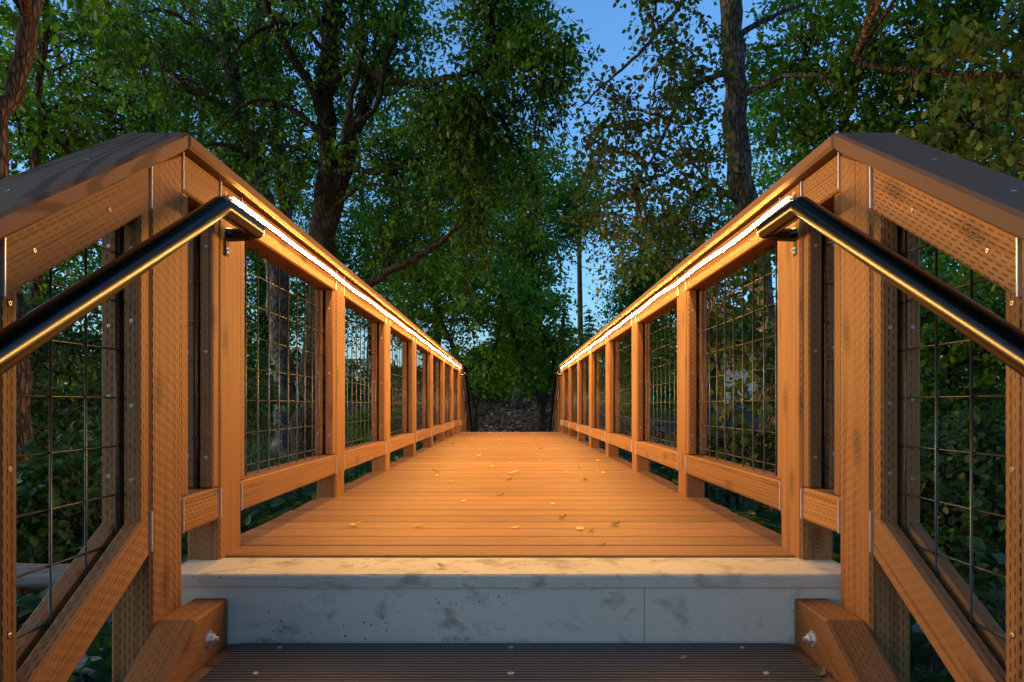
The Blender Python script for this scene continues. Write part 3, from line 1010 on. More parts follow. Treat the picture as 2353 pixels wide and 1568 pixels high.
#SECTION2
# ------------------------------------------------------------------ vegetation tools
def curve(p0, p1, n=7, wob=0.06, lift=0.0, g=None):
    """a crooked path from p0 to p1"""
    g = g or rng
    t = np.linspace(0, 1, n)[:, None]
    L = np.linalg.norm(p1 - p0)
    off = g.normal(0, wob * L, (n, 3)) * np.sin(t * math.pi)
    P = p0 + (p1 - p0) * t + off
    P[:, 2] += lift * L * np.sin(t[:, 0] * math.pi)
    return P
def resample(pts, n):
    pts = np.asarray(pts, float)
    d = np.concatenate([[0], np.cumsum(np.linalg.norm(np.diff(pts, axis=0), axis=1))])
    s = np.linspace(0, d[-1], n)
    # Catmull-Rom style smoothing by cubic-ish interpolation
    P = np.stack([np.interp(s, d, pts[:, k]) for k in range(3)], 1)
    for _ in range(2):
        Q = P.copy()
        Q[1:-1] = 0.25 * P[:-2] + 0.5 * P[1:-1] + 0.25 * P[2:]
        P = Q
    return P
LEAVES = [0]
def spray(centers, radius, twigs, per, size, droop=0.25, flat=0.6, g=None):
    """leafy twigs round each centre: returns leaf points, directions, normals, sizes and the twig lines"""
    g = g or rng
    n = len(centers)
    c = np.repeat(centers, twigs, 0)
    rr = np.repeat(np.broadcast_to(radius, (n,)), twigs)
    d = g.normal(0, 1, (n * twigs, 3))
    d[:, 2] = d[:, 2] * flat - droop * 0.5
    d = unit(d)
    L = rr * g.uniform(0.55, 1.2, n * twigs)
    t = (np.arange(per) + 0.6) / per
    t = t[None, :] + g.uniform(-0.06, 0.06, (n * twigs, per))
    P = c[:, None, :] + d[:, None, :] * (L[:, None] * t)[..., None]
    P[..., 2] -= droop * L[:, None] * t * t
    P += g.normal(0, 0.035, P.shape) * rr[:, None, None]
    side = unit(np.cross(d, g.normal(0, 1, d.shape)))
    sg = np.where(np.arange(per) % 2 == 0, 1.0, -1.0)
    D = d[:, None, :] * 0.55 + side[:, None, :] * sg[None, :, None] * 0.8 + g.normal(0, 0.35, P.shape)
    D[..., 2] -= 0.35
    Nn = np.zeros_like(P)
    Nn[..., 2] = 1.0
    Nn += g.normal(0, 0.5, P.shape)
    S = size * g.uniform(0.6, 1.25, P.shape[:2])
    m = n * twigs * per
    LEAVES[0] += m
    ends = c + d * L[:, None] * 0.95
    ends[:, 2] -= droop * L * 0.9
    return P.reshape(m, 3), D.reshape(m, 3), Nn.reshape(m, 3), S.reshape(m), c, ends
def ellip(center, rad, n, g=None, hollow=0.35):
    g = g or rng
    d = unit(g.normal(0, 1, (n, 3)))
    r = g.uniform(hollow ** 3, 1, n) ** (1 / 3)
    return np.asarray(center) + d * r[:, None] * np.asarray(rad)

def tree(name, label, cat, stems, crowns, leaf, bark, group=None, size=0.1, twigs=5, per=8, clr=0.55, droop=0.3, width=0.62,
         tint=(0.0, 1.0), seed=1, dens=1.0, linkp=1.0, limb_r=0.05, tips=True, flat=0.6, sides=9, twig_r=0.0035):
    """stems: (points, r0, r1); crowns: (centre, radii, number of sprays)"""
    g = np.random.default_rng(seed)
    base = np.array(stems[0][0][0], float)
    e = empty(name, base, label, cat, group)
    tb = MB()
    samples, srad = [], []
    for pts, r0, r1 in stems:
        n = max(8, int(len(pts) * 4))
        P = resample(pts, n)
        P[1:-1] += g.normal(0, r0 * 0.16, P[1:-1].shape)
        rad = np.linspace(r0, r1, n) * (1 + g.normal(0, 0.05, n))
        if stems[0][0] is pts:
            rad[0] *= 1.55
            rad[1] *= 1.15
        tb.tube(P, rad, sides)
        samples.append(P)
        srad.append(rad)
    tb.build('trunk', bark, e, True, base)
    S = np.concatenate(samples)
    lb = MB()
    Ps, Ds, Ns, Ss = [], [], [], []
    for (c, rd, ncl) in crowns:
        c, rd = np.array(c, float), np.array(rd, float)
        ncl = max(3, int(ncl * dens + 0.5))
        cost = np.linalg.norm(S - c, axis=1) + 0.6 * np.maximum(0, S[:, 2] - c[2] + 0.2)
        p0 = S[int(np.argmin(cost))]
        nlimb = max(1, min(5, ncl // 12))
        limbs = []
        for q in range(nlimb):
            end = c + g.normal(0, 0.35, 3) * rd
            L = curve(p0, end, 9, 0.055, 0.05, g)
            lr = min(limb_r, 0.012 + 0.02 * np.linalg.norm(end - p0))
            if np.linalg.norm(end - p0) > 0.25:
                lb.tube(L, np.linspace(lr, lr * 0.3, 9), 6)
            limbs.append(L[3:])
        LS = np.concatenate(limbs)
        cl = ellip(c, rd, ncl, g)
        for k in range(ncl):
            if g.random() > linkp:
                continue
            j = int(np.argmin(np.linalg.norm(LS - cl[k], axis=1)))
            if np.linalg.norm(LS[j] - cl[k]) > 0.15:
                B = curve(LS[j], cl[k], 6, 0.07, 0.06, g)
                lb.tube(B, np.linspace(limb_r * 0.32, 0.006, 6), 5, False)
        P, D, N_, s, c0, c1 = spray(cl, clr, twigs, per, size, droop, flat, g)
        Ps.append(P); Ds.append(D); Ns.append(N_); Ss.append(s)
        if tips:
            for a, b in zip(c0[::2], c1[::2]):
                lb.tube([a, (a + b) / 2 + np.array((0, 0, 0.02)), b], [twig_r * 1.5, twig_r, twig_r * 0.6], 3, False)
    if lb.n:
        tag(lb.build('branches', bark, e, True, base), kind='stuff')
    if Ps:
        P = np.concatenate(Ps) - base
        n = len(P)
        # light and dark clumps: the tint follows slow noise through the crown, leaf to leaf variation on top
        w = 0.5 + 0.28 * np.sin(P[:, 0] * 1.9 + seed) * np.cos(P[:, 2] * 1.6 - seed * 2) + 0.25 * g.normal(0, 1, n)
        tt = tint[0] + (tint[1] - tint[0]) * np.clip(w, 0, 1)
        me = leaf_mesh('crown', P, np.concatenate(Ds), np.concatenate(Ns), np.concatenate(Ss), leaf, tt, width)
        o = mobj('crown', me, None, e)
        tag(o, kind='stuff')
    return e
def crown(px, py, Y, rx, ry, rY, n):
    return (at(px, py, Y), (rx * Y / F, rY, ry * Y / F), n)
def gz(p, dz=-0.15):
    """drop a point onto the ground"""
    q = np.array(p, float)
    q[2] = float(ground(q[0], q[1])) + dz
    return q
def stem(pix, Y, r0, r1, root=False, dY=0.0):
    n = len(pix)
    P = [at(px, py, Y + dY * i / max(1, n - 1)) for i, (px, py) in enumerate(pix)]
    if root:
        P = [gz(P[0])] + P
    return (P, r0, r1)

# ------------------------------------------------------------------ left bank: big maples
tree('maple_tree', 'big mossy maple with two leaning stems behind the left railing', 'tree',
     [stem([(700, 1010), (715, 900), (742, 620), (755, 420), (752, 200), (757, 60), (765, -80), (770, -420)], 12.0, 0.25, 0.12, True),
      stem([(748, 540), (800, 350), (850, 200), (900, 80), (945, -40), (1000, -300)], 12.0, 0.16, 0.08),
      stem([(755, 300), (715, 195), (660, 120), (620, 40), (590, -60), (540, -250)], 12.0, 0.09, 0.04, False, -1),
      stem([(757, 210), (800, 150), (850, 160), (905, 190), (962, 192), (1050, 178), (1130, 140), (1210, 150), (1290, 190)], 12.0, 0.085, 0.025, False, -2.5),
      stem([(752, 400), (800, 388), (870, 395), (935, 380), (1000, 395)], 12.0, 0.07, 0.02, False, -1.0),
      stem([(742, 655), (820, 660), (870, 640), (935, 603), (1000, 566), (1045, 530), (1075, 500), (1110, 480)], 12.0, 0.10, 0.03, False, -1.2),
      stem([(790, 330), (806, 230), (832, 120), (832, 0), (840, -120)], 10.8, 0.06, 0.03),
      stem([(815, 290), (868, 250), (885, 150), (925, 40), (950, -60)], 10.8, 0.05, 0.025),
      stem([(752, 330), (690, 260), (610, 225), (560, 240), (500, 300)], 11.5, 0.05, 0.015, False, -1.0),
      stem([(752, 130), (700, 60), (640, 50), (560, 90), (510, 160)], 11.5, 0.045, 0.015, False, -1.0),
      stem([(765, 480), (830, 420), (900, 430), (960, 470), (990, 540)], 11.5, 0.04, 0.012, False, -0.8),
      stem([(1040, 535), (1080, 560), (1140, 560), (1200, 575)], 11.0, 0.035, 0.012, False, -0.5)],
     [crown(760, 60, 12, 260, 150, 2.2, 120), crown(900, 110, 11.5, 80, 110, 1.6, 34), crown(1150, 60, 10.5, 110, 90, 1.4, 70), crown(1230, 150, 10.2, 90, 80, 1.2, 46), crown(1080, 270, 10.5, 120, 70, 1.4, 56),
      crown(650, 330, 12.5, 200, 160, 1.6, 60), crown(930, 400, 12.5, 130, 130, 1.6, 60), crown(1080, 430, 11.5, 110, 90, 1.4, 46),
      crown(800, -260, 12, 420, 150, 3.0, 90), crown(900, 560, 12.5, 120, 70, 1.2, 30)],
     M['leaf'], M['bark_moss'], size=0.088, twigs=6, per=10, clr=0.62, seed=3, dens=0.95, limb_r=0.055, tint=(0.0, 0.9))
tree('maple_tree', 'pale barked leaning maple stem rising behind the left stair post', 'tree',
     [stem([(655, 1000), (645, 800), (628, 600), (606, 470), (582, 370), (555, 260), (522, 130), (500, -20), (470, -300)], 13.0, 0.20, 0.11, True),
      stem([(640, 740), (655, 560), (650, 420), (636, 250), (606, 100), (590, -30), (560, -260)], 13.4, 0.16, 0.08),
      stem([(560, 275), (500, 235), (440, 210), (380, 160), (320, 60), (240, 55), (160, 60)], 13.0, 0.07, 0.02, False, -2.0),
      stem([(520, 130), (470, 90), (420, 40), (370, 20), (270, 40)], 13.0, 0.06, 0.02, False, -1.5),
      stem([(590, 380), (540, 335), (470, 330), (420, 360)], 13.0, 0.05, 0.02, False, -1.0)],
     [crown(520, 60, 13, 190, 130, 1.8, 85), crown(380, 160, 12, 150, 120, 1.6, 55), crown(560, 330, 13.5, 160, 120, 1.6, 45),
      crown(430, -180, 13, 300, 120, 2.4, 60)],
     M['leaf'], M['bark_grey'], size=0.085, twigs=6, per=10, clr=0.6, seed=4, dens=0.95, limb_r=0.05, tint=(0.0, 0.85))
tree('slender_tree', 'dark slender tree with bare crooked limbs above the left cap board', 'tree',
     [stem([(330, 980), (320, 700), (306, 330), (300, 200), (312, 60), (320, -120)], 15.0, 0.13, 0.07, True),
      stem([(340, 600), (352, 330), (348, 240), (330, 150), (300, 60)], 15.0, 0.09, 0.035),
      stem([(352, 280), (300, 235), (240, 205), (190, 175)], 15.0, 0.05, 0.02, False, -2)],
     [crown(250, 120, 15, 210, 150, 2.0, 90), crown(150, 270, 14.5, 150, 90, 1.6, 60), crown(330, 280, 15.5, 120, 110, 1.5, 40),
      crown(200, -150, 15, 300, 140, 2.4, 55)],
     M['leaf'], M['bark'], size=0.09, twigs=6, per=10, clr=0.66, seed=5, dens=0.95, limb_r=0.045, tint=(0.05, 0.95))
tree('slender_tree', 'pair of thin upright stems between the left cap and the leaning maple', 'tree',
     [stem([(480, 960), (470, 600), (455, 330), (470, 250), (478, 130), (490, -60)], 17.0, 0.10, 0.05, True),
      stem([(455, 700), (428, 330), (425, 200), (440, 60), (430, -80)], 17.0, 0.09, 0.04)],
     [crown(430, 240, 17, 120, 120, 1.6, 50), crown(520, 180, 17.5, 130, 140, 1.6, 50), crown(450, 420, 17, 170, 100, 1.5, 50)],
     M['leaf'], M['bark_grey'], size=0.09, twigs=6, per=10, clr=0.62, seed=6, dens=0.9, limb_r=0.04, tint=(0.2, 1.0))
tree('crooked_tree', 'nearest crooked brown tree at the left edge of the picture', 'tree',
     [stem([(46, 1330), (46, 1000), (30, 700), (4, 470), (-12, 380), (-8, 300), (10, 235), (58, 160), (66, 70), (80, -40), (70, -300)], 4.6, 0.085, 0.05, True),
      stem([(15, 540), (-40, 470), (-130, 380), (-220, 200)], 4.6, 0.045, 0.02)],
     [crown(60, -180, 4.8, 260, 130, 0.9, 26), crown(-160, 150, 4.8, 140, 130, 0.8, 20),
      ((-1.5, 1.2, 3.4), (1.3, 1.5, 0.5), 44), ((-1.4, -0.6, 3.8), (1.2, 1.2, 0.5), 10)],
     M['leaf'], M['bark_red'], size=0.08, twigs=5, per=8, clr=0.34, seed=7, dens=0.8, limb_r=0.03, tint=(0.0, 0.7), sides=12)
tree('slender_tree', 'black twisted thin stem behind the left sloping cap board', 'tree',
     [stem([(85, 980), (80, 700), (82, 420), (78, 360), (105, 300), (96, 240), (84, 180), (110, 90), (100, -60)], 7.5, 0.075, 0.03, True),
      stem([(92, 300), (150, 340), (185, 385), (230, 420)], 7.5, 0.025, 0.01),
      stem([(90, 260), (180, 230), (260, 265), (330, 360)], 7.5, 0.03, 0.012, False, 0.5)],
     [crown(130, 120, 7.6, 170, 120, 1.0, 34), crown(60, 300, 7.8, 110, 90, 0.9, 24), crown(220, 330, 8.0, 120, 70, 0.9, 20), crown(90, 520, 7.8, 120, 100, 0.8, 24)],
     M['leaf'], M['bark'], size=0.09, twigs=5, per=8, clr=0.42, seed=8, dens=0.7, limb_r=0.03, tint=(0.0, 0.75))

# mossy twigs that hang from the big maple's long bough
def hanging():
    g = np.random.default_rng(21)
    root = at(1010, 190, 10.2)
    e = empty('hanging_moss_branch', root, 'drooping bare mossy bough hanging over the bridge from the left', 'branch')
    mb = MB()
    main = resample([at(900, 190, 11.3), at(985, 192, 10.6), at(1010, 240, 10.3), at(1050, 330, 10.2), at(1075, 420, 10.2), at(1100, 520, 10.2)], 20)
    mb.tube(main, np.linspace(0.05, 0.014, 20), 7)
    m2 = resample([at(985, 192, 10.6), at(1080, 215, 10.2), at(1150, 260, 10.0), at(1190, 340, 10.0), at(1230, 420, 10.0)], 18)
    mb.tube(m2, np.linspace(0.035, 0.01, 18), 7)
    src = np.concatenate([main[3:], m2[2:], resample([at(960, 192, 10.6), at(1130, 140, 10), at(1290, 190, 9.6)], 20)])
    Ps = []
    for k in range(120):
        p = src[g.integers(len(src))]
        L = g.uniform(0.35, 1.5)
        a = g.uniform(-0.5, 0.6)
        q = p + np.array((a * L * 0.55, g.normal(0, 0.25) * L, -L * g.uniform(0.7, 1.0)))
        C = curve(p, q, 8, 0.06, 0.1, g)
        mb.tube(C, np.linspace(0.013, 0.004, 8), 4, False)
        for _ in range(3):
            j = g.integers(2, 8)
            C2 = curve(C[j], C[j] + np.array((g.normal(0, 0.16), g.normal(0, 0.12), -g.uniform(0.05, 0.4))), 4, 0.08, 0.0, g)
            mb.tube(C2, np.linspace(0.006, 0.003, 4), 3, False)
            Ps.append(C2[-1])
        Ps += [C[4], C[-1]]
    mb.build('twigs', M['bark_moss'], e, True, root)
    P, D, N_, s, _, _ = spray(np.array(Ps), 0.16, 2, 5, 0.075, 0.5, 0.5, g)
    me = leaf_mesh('leaves', P - root, D, N_, s, M['leaf'], np.clip(g.normal(0.35, 0.25, len(P)), 0, 1), 0.5)
    tag(mobj('leaves', me, None, e), kind='stuff')
hanging()

# ------------------------------------------------------------------ right bank
tree('smooth_bark_tree', 'tall grey mottled trunk leaning over the right railing', 'tree',
     [stem([(1780, 1080), (1768, 880), (1748, 650), (1722, 500), (1706, 412), (1692, 300), (1684, 180), (1679, 60), (1672, -60), (1660, -400)], 7.4, 0.150, 0.105, True),
      stem([(1684, 165), (1620, 180), (1575, 205), (1545, 260), (1520, 320), (1490, 380), (1455, 430)], 7.4, 0.035, 0.010, False, -0.8),
      stem([(1672, -60), (1600, -40), (1550, 30), (1500, 90), (1440, 150), (1380, 200), (1335, 245)], 7.4, 0.032, 0.008, False, -0.7),
      stem([(1700, 470), (1660, 440), (1610, 400), (1570, 330)], 7.4, 0.028, 0.008, False, -0.5),
      stem([(1681, 95), (1730, 60), (1790, 30), (1850, 10)], 7.4, 0.04, 0.015, False, 0.3),
      stem([(1688, 230), (1750, 195), (1810, 172), (1880, 170), (1930, 210)], 7.4, 0.032, 0.01, False, -0.8)],
     [crown(1500, 235, 6.9, 150, 95, 0.8, 62), crown(1400, 330, 6.8, 120, 60, 0.7, 40), crown(1590, 170, 7.0, 70, 110, 0.7, 40),
      crown(1560, 380, 7.0, 110, 80, 0.7, 48), crown(1470, 480, 7.2, 150, 70, 0.8, 60), crown(1600, 500, 7.0, 100, 70, 0.7, 40),
      crown(1520, 20, 6.9, 130, 50, 0.7, 26), crown(1640, -160, 7.3, 300, 110, 1.2, 60), crown(1470, 590, 7.0, 90, 45, 0.6, 26)],
     M['leaf_round'], M['bark_grey'], size=0.058, twigs=6, per=9, clr=0.42, seed=12, dens=0.33, limb_r=0.022, width=0.78, tint=(0.0, 0.8), sides=16)
tree('leafy_tree', 'dense green tree filling the top right behind the right stair cap', 'tree',
     [stem([(2010, 900), (1990, 600), (1965, 480), (1940, 400), (1925, 330), (1960, 200), (2000, 60), (1990, -120)], 10.5, 0.13, 0.05, True),
      stem([(1965, 480), (2040, 300), (2120, 180), (2200, 60), (2260, -80)], 10.5, 0.07, 0.03),
      stem([(1940, 390), (1900, 280), (1860, 180), (1840, 60)], 10.5, 0.05, 0.02)],
     [crown(1850, 120, 10.5, 150, 130, 1.6, 80), crown(2040, 110, 10, 190, 130, 1.6, 110), crown(2240, 120, 9.8, 180, 160, 1.6, 100),
      crown(1900, 330, 10.8, 150, 110, 1.4, 60), crown(2120, 330, 10.5, 190, 120, 1.5, 90), crown(2320, 330, 10, 150, 140, 1.5, 66), crown(2050, -150, 10.5, 380, 120, 2.4, 70)],
     M['leaf'], M['bark'], size=0.085, twigs=6, per=10, clr=0.6, seed=13, dens=0.72, limb_r=0.04, width=0.7, tint=(0.15, 1.0))
tree('leafy_tree', 'near branch with big yellowish leaves reaching in from the right edge', 'tree',
     [stem([(2900, 1500), (2880, 900), (2820, 420), (2790, 200), (2800, -100)], 3.9, 0.08, 0.05, True),
      stem([(2800, 260), (2640, 190), (2480, 182), (2353, 176), (2200, 170), (2080, 162), (1990, 150), (1962, 140)], 3.9, 0.032, 0.011, False, 0.1),
      stem([(2330, 176), (2280, 230), (2220, 300), (2160, 350)], 3.95, 0.01, 0.004),
      stem([(2100, 165), (2090, 220), (2060, 250)], 3.95, 0.008, 0.004)],
     [crown(2240, 130, 3.9, 120, 70, 0.4, 18), crown(2270, 290, 3.9, 130, 90, 0.45, 28), crown(2360, 60, 3.9, 110, 100, 0.4, 18),
      crown(2440, 330, 3.9, 120, 110, 0.4, 18), crown(2130, 330, 4.0, 90, 50, 0.35, 9),
      ((1.7, 1.2, 3.5), (1.3, 1.5, 0.5), 60), ((1.5, -0.6, 3.8), (1.2, 1.2, 0.5), 12)],
     M['leaf_round'], M['bark_red'], size=0.056, twigs=5, per=7, clr=0.24, seed=14, dens=0.6, limb_r=0.012, width=0.72, tint=(0.35, 1.0), twig_r=0.002)
tree('sapling', 'thin pale patchy sapling seen through the right wire panel', 'sapling',
     [stem([(1672, 1060), (1668, 960), (1655, 880), (1645, 800), (1632, 720), (1640, 640), (1630, 560)], 5.4, 0.026, 0.014, True),
      stem([(1648, 830), (1690, 760), (1720, 690)], 5.4, 0.014, 0.006), stem([(1640, 770), (1610, 700), (1590, 640)], 5.4, 0.012, 0.005)],
     [crown(1660, 680, 5.3, 80, 80, 0.6, 34), crown(1720, 800, 5.2, 60, 80, 0.5, 24), crown(1600, 760, 5.6, 60, 90, 0.5, 20), crown(1700, 580, 5.6, 90, 60, 0.6, 24),
      crown(1730, 930, 5.0, 50, 60, 0.4, 12)],
     M['leaf_round'], M['bark_grey'], size=0.065, twigs=4, per=7, clr=0.3, seed=15, dens=0.45, limb_r=0.012, width=0.8, tint=(0.1, 0.9), twig_r=0.002)

# ------------------------------------------------------------------ the far end: vine maples and the woods behind
tree('vine_maple', 'bright green vine maple spreading over the far end of the deck', 'tree',
     [stem([(1088, 985), (1090, 940), (1075, 880), (1040, 800), (1000, 700), (960, 640)], 14.5, 0.09, 0.03, True),
      stem([(1090, 940), (1120, 860), (1150, 760), (1160, 680)], 14.5, 0.05, 0.02)],
     [crown(1010, 720, 14.5, 120, 90, 1.6, 100), crown(1120, 670, 14.8, 110, 90, 1.6, 90), crown(1090, 840, 14.3, 70, 60, 1.0, 42), crown(930, 640, 14.5, 90, 70, 1.2, 46),
      crown(1060, 600, 15.0, 110, 60, 1.2, 50)],
     M['leaf_bright'], M['bark'], size=0.085, twigs=6, per=9, clr=0.55, seed=16, dens=0.6, limb_r=0.03, width=0.8, tint=(0.0, 1.0), flat=0.35)
tree('vine_maple', 'vine maple with forked dark trunk at the right end of the deck', 'tree',
     [stem([(1243, 985), (1245, 940), (1225, 900), (1210, 860), (1190, 800), (1170, 740)], 15.0, 0.12, 0.03, True),
      stem([(1245, 945), (1262, 900), (1270, 850), (1285, 780), (1300, 720)], 15.0, 0.08, 0.03), stem([(1245, 965), (1290, 930), (1320, 890)], 15.0, 0.05, 0.02)],
     [crown(1220, 760, 15, 100, 70, 1.4, 84), crown(1280, 800, 14.8, 60, 60, 1.0, 46), crown(1200, 860, 14.6, 60, 35, 0.9, 30), crown(1250, 690, 15.3, 90, 45, 1.2, 40)],
     M['leaf_bright'], M['bark'], size=0.085, twigs=6, per=9, clr=0.5, seed=17, dens=0.55, limb_r=0.03, width=0.8, tint=(0.0, 1.0), flat=0.35)
tree('vine_maple', 'small old stump-like tree on the mulch slope beyond the deck', 'tree',
     [stem([(1182, 940), (1184, 915), (1190, 885), (1200, 850)], 18.0, 0.14, 0.06, True)],
     [crown(1200, 800, 18, 70, 50, 1.0, 40), crown(1130, 820, 18.5, 60, 45, 1.0, 34)],
     M['leaf'], M['bark_grey'], size=0.12, twigs=5, per=8, clr=0.55, seed=18, limb_r=0.03, tint=(0.2, 1.0), flat=0.35)

far = [  # px of trunk, Y, crown list (px,py,rx,ry), n per crown, label
    (1230, 26, [(1210, 480, 120, 110), (1130, 560, 110, 90), (1215, 600, 70, 80), (1190, 380, 110, 70), (1320, 470, 70, 80)], 62, 'tall woodland tree rising straight beyond the deck end'),
    (1000, 28, [(1010, 330, 130, 110), (930, 480, 120, 110), (1050, 480, 110, 90), (980, 620, 150, 80)], 60, 'broad woodland tree behind the hanging mossy bough'),
    (850, 30, [(850, 300, 150, 130), (760, 480, 140, 110), (860, 560, 140, 90), (800, 700, 170, 90)], 60, 'woodland tree behind the two stemmed maple'),
    (600, 27, [(600, 420, 170, 130), (520, 560, 150, 100), (680, 600, 160, 100), (610, 740, 190, 90), (600, 200, 160, 110)], 56, 'wide woodland tree behind the left wire panels'),
    (380, 26, [(380, 450, 170, 120), (280, 330, 150, 120), (300, 620, 190, 110), (420, 780, 190, 90), (330, 120, 170, 120)], 56, 'woodland tree behind the left stair post'),
    (110, 24, [(110, 430, 180, 120), (60, 200, 170, 130), (100, 640, 200, 110), (120, 820, 200, 90), (-120, 500, 160, 300)], 58, 'woodland tree behind the crooked left edge tree'),
    (1440, 30, [(1470, 660, 85, 60), (1500, 560, 90, 70), (1430, 800, 80, 50), (1500, 720, 110, 90)], 50, 'woodland tree between the utility pole and the right railing'),
    (1640, 28, [(1600, 640, 110, 90), (1640, 520, 120, 110), (1540, 800, 90, 60)], 42, 'woodland tree behind the grey mottled trunk'),
    (1860, 24, [(1830, 400, 110, 130), (1900, 560, 130, 110), (1850, 740, 140, 90), (1800, 250, 90, 90)], 50, 'pale green woodland tree right of the mottled trunk'),
    (2130, 22, [(2130, 430, 180, 120), (2100, 620, 170, 110), (2250, 560, 160, 130), (2150, 790, 200, 90), (2200, 240, 190, 130)], 56, 'woodland tree behind the right stair railing'),
    (2380, 22, [(2400, 450, 170, 160), (2350, 700, 170, 140), (2420, 200, 170, 150)], 56, 'woodland tree beyond the right edge'),
]
for i, (px, Y, cr, n, lab) in enumerate(far):
    top = min(c[1] for c in cr)
    mid = sum(c[0] for c in cr) / len(cr)
    tree('woodland_tree', lab, 'tree',
         [stem([(px, 900), (px + 6, 760), ((px + mid) / 2, (700 + top) / 2), (mid, top)], Y, 0.24, 0.07, True)],
         [crown(a, b, Y + random.uniform(-1.5, 1.5), rx, ry, 2.2, int(n * (0.72 if b < 330 else 1.0 if b < 560 else 1.1))) for a, b, rx, ry in cr],
         M['leaf'], M['bark'], 'woodland trees behind the bridge', size=0.135, twigs=8, per=10, clr=1.15, seed=40 + i, limb_r=0.09, linkp=0.4, tips=False,
         tint=(0.25, 1.0), width=0.7)

for i, (x, y, lab) in enumerate(((-7.0, 1.0, 'woodland tree out of view to the left of the stairs'),
                                 (7.0, 0.5, 'woodland tree out of view to the right of the stairs'))):
    b = gz((x, y, 0))
    sg = 1 if x > 0 else -1
    over = [((sg * 3.0, 6.0, 8.4), (2.6, 3.0, 1.0), 60), ((sg * 1.0, 4.0, 7.2), (2.2, 2.2, 0.8), 46), ((sg * 3.5, 3.0, 8.0), (2.4, 2.4, 0.9), 46)]  # unseen crowns added high overhead to keep sky light off the deck
    tree('woodland_tree', lab, 'tree', [([b, b + np.array((0.2, 0, 3.0)), b + np.array((0, 0.3, 7.5))], 0.2, 0.08)],
         [((x, y, 2.0), (2.2, 1.8, 1.6), 40), ((x, y, 5.0), (2.8, 2.6, 2.2), 70), ((x * 0.6, y + 0.5, 7.5), (3.0, 2.8, 1.6), 50)] + over,
         M['leaf'], M['bark'], 'woodland trees behind the bridge', size=0.30, twigs=5, per=8, clr=0.9, seed=140 + i, limb_r=0.08, linkp=0.3, tips=False, tint=(0.2, 1.0), width=0.75)

def conifer(px, ptop, Y, h, w, lab, seed):
    g = np.random.default_rng(seed)
    top = at(px, ptop, Y)
    base = top.copy()
    base[2] = float(ground(base[0], base[1])) - 0.2
    e = empty('fir_tree', base, lab, 'tree', 'far firs')
    tb = MB()
    tb.tube([base, (base + top) / 2, top], [0.02 * (top[2] - base[2]), 0.012 * (top[2] - base[2]), 0.02], 7)
    tb.build('trunk', M['bark'], e, True, base)
    H = top[2] - base[2]
    P, D = [], []
    nl = int(H * 3.0)
    for i in range(nl):
        t = 1 - (i + g.uniform(0, 1)) / nl
        z = base[2] + H * (0.12 + 0.88 * (1 - t))
        L = w * (t * 0.95 + 0.04)
        for k in range(7):
            a = g.uniform(0, 2 * math.pi)
            for s in np.arange(0.15, 1.0, 0.09):
                for sd in (-1, 0, 1):
                    r = L * s
                    P.append((top[0] + math.cos(a) * r, top[1] + math.sin(a) * r, z - 0.28 * r + g.normal(0, 0.04)))
                    D.append((math.cos(a + sd * 0.9), math.sin(a + sd * 0.9), -0.45))
    P, D = np.array(P), np.array(D)
    n = len(P)
    N_ = np.zeros_like(P)
    N_[:, 2] = 1
    N_ += g.normal(0, 0.3, P.shape)
    me = leaf_mesh('crown', P - base, D, N_, g.uniform(0.3, 0.6, n) * (w / 3.0) * (0.25 + 0.75 * np.clip((top[2] - P[:, 2]) / 5.0, 0, 1)), M['needle'], g.uniform(0, 1, n), 0.4)
    tag(mobj('crown', me, None, e), kind='stuff')
conifer(1297, 690, 62, 12, 1.9, 'small far fir top left of the utility pole', 61)
conifer(1353, 708, 70, 12, 2.6, 'far fir just right of the utility pole', 62)
conifer(1195, 430, 46, 12, 2.6, 'tall drooping fir left of the sky gap by the pole', 63)
conifer(1478, 560, 40, 12, 2.4, 'dark fir right of the pole above the right railing', 64)

# ------------------------------------------------------------------ utility pole and its wires
def pole():
    Y = 36.0
    b = at(1336, 880, Y)
    b[2] = float(ground(b[0], b[1])) - 0.3
    e = empty('utility_pole', b, 'brown wooden utility pole standing in the sky gap', 'utility pole')
    t = at(1330, 520, Y)
    mb = MB()
    mb.tube([b, b * 0.6 + t * 0.4, t], [0.16, 0.145, 0.115], 12)
    mb.build('pole', M['pole'], e, True, b)
    k = MB()
    j = at(1338, 745, Y)
    k.box((j[0] + 0.12, Y - 0.05, j[2] - 0.02), (j[0] + 0.42, Y + 0.0, j[2] + 0.02))
    k.tube([(j[0] + 0.2, Y - 0.1, j[2] - 2.0), (j[0] + 0.2, Y - 0.1, j[2])], 0.02, 6)
    k.build('conduit', M['pole'], e, False, b)
    for i, (z0, x1, y1, z1) in enumerate(((t[2] - 0.6, 18, 30, t[2] - 1.6), (t[2] - 2.2, 18, 28, t[2] - 3.4), (t[2] - 1.4, -16, 40, t[2] - 0.5), (t[2] - 3.0, 9.0, 22, 1.8))):
        w = MB()
        a, q = np.array((t[0], Y - 0.15, z0)), np.array((x1, y1, z1))
        s = np.linspace(0, 1, 14)[:, None]
        P = a + (q - a) * s
        P[:, 2] -= 0.5 * np.sin(s[:, 0] * math.pi)
        w.tube(P, 0.009, 4, False)
        w.build('cable', M['black'], e, False, b)
pole()

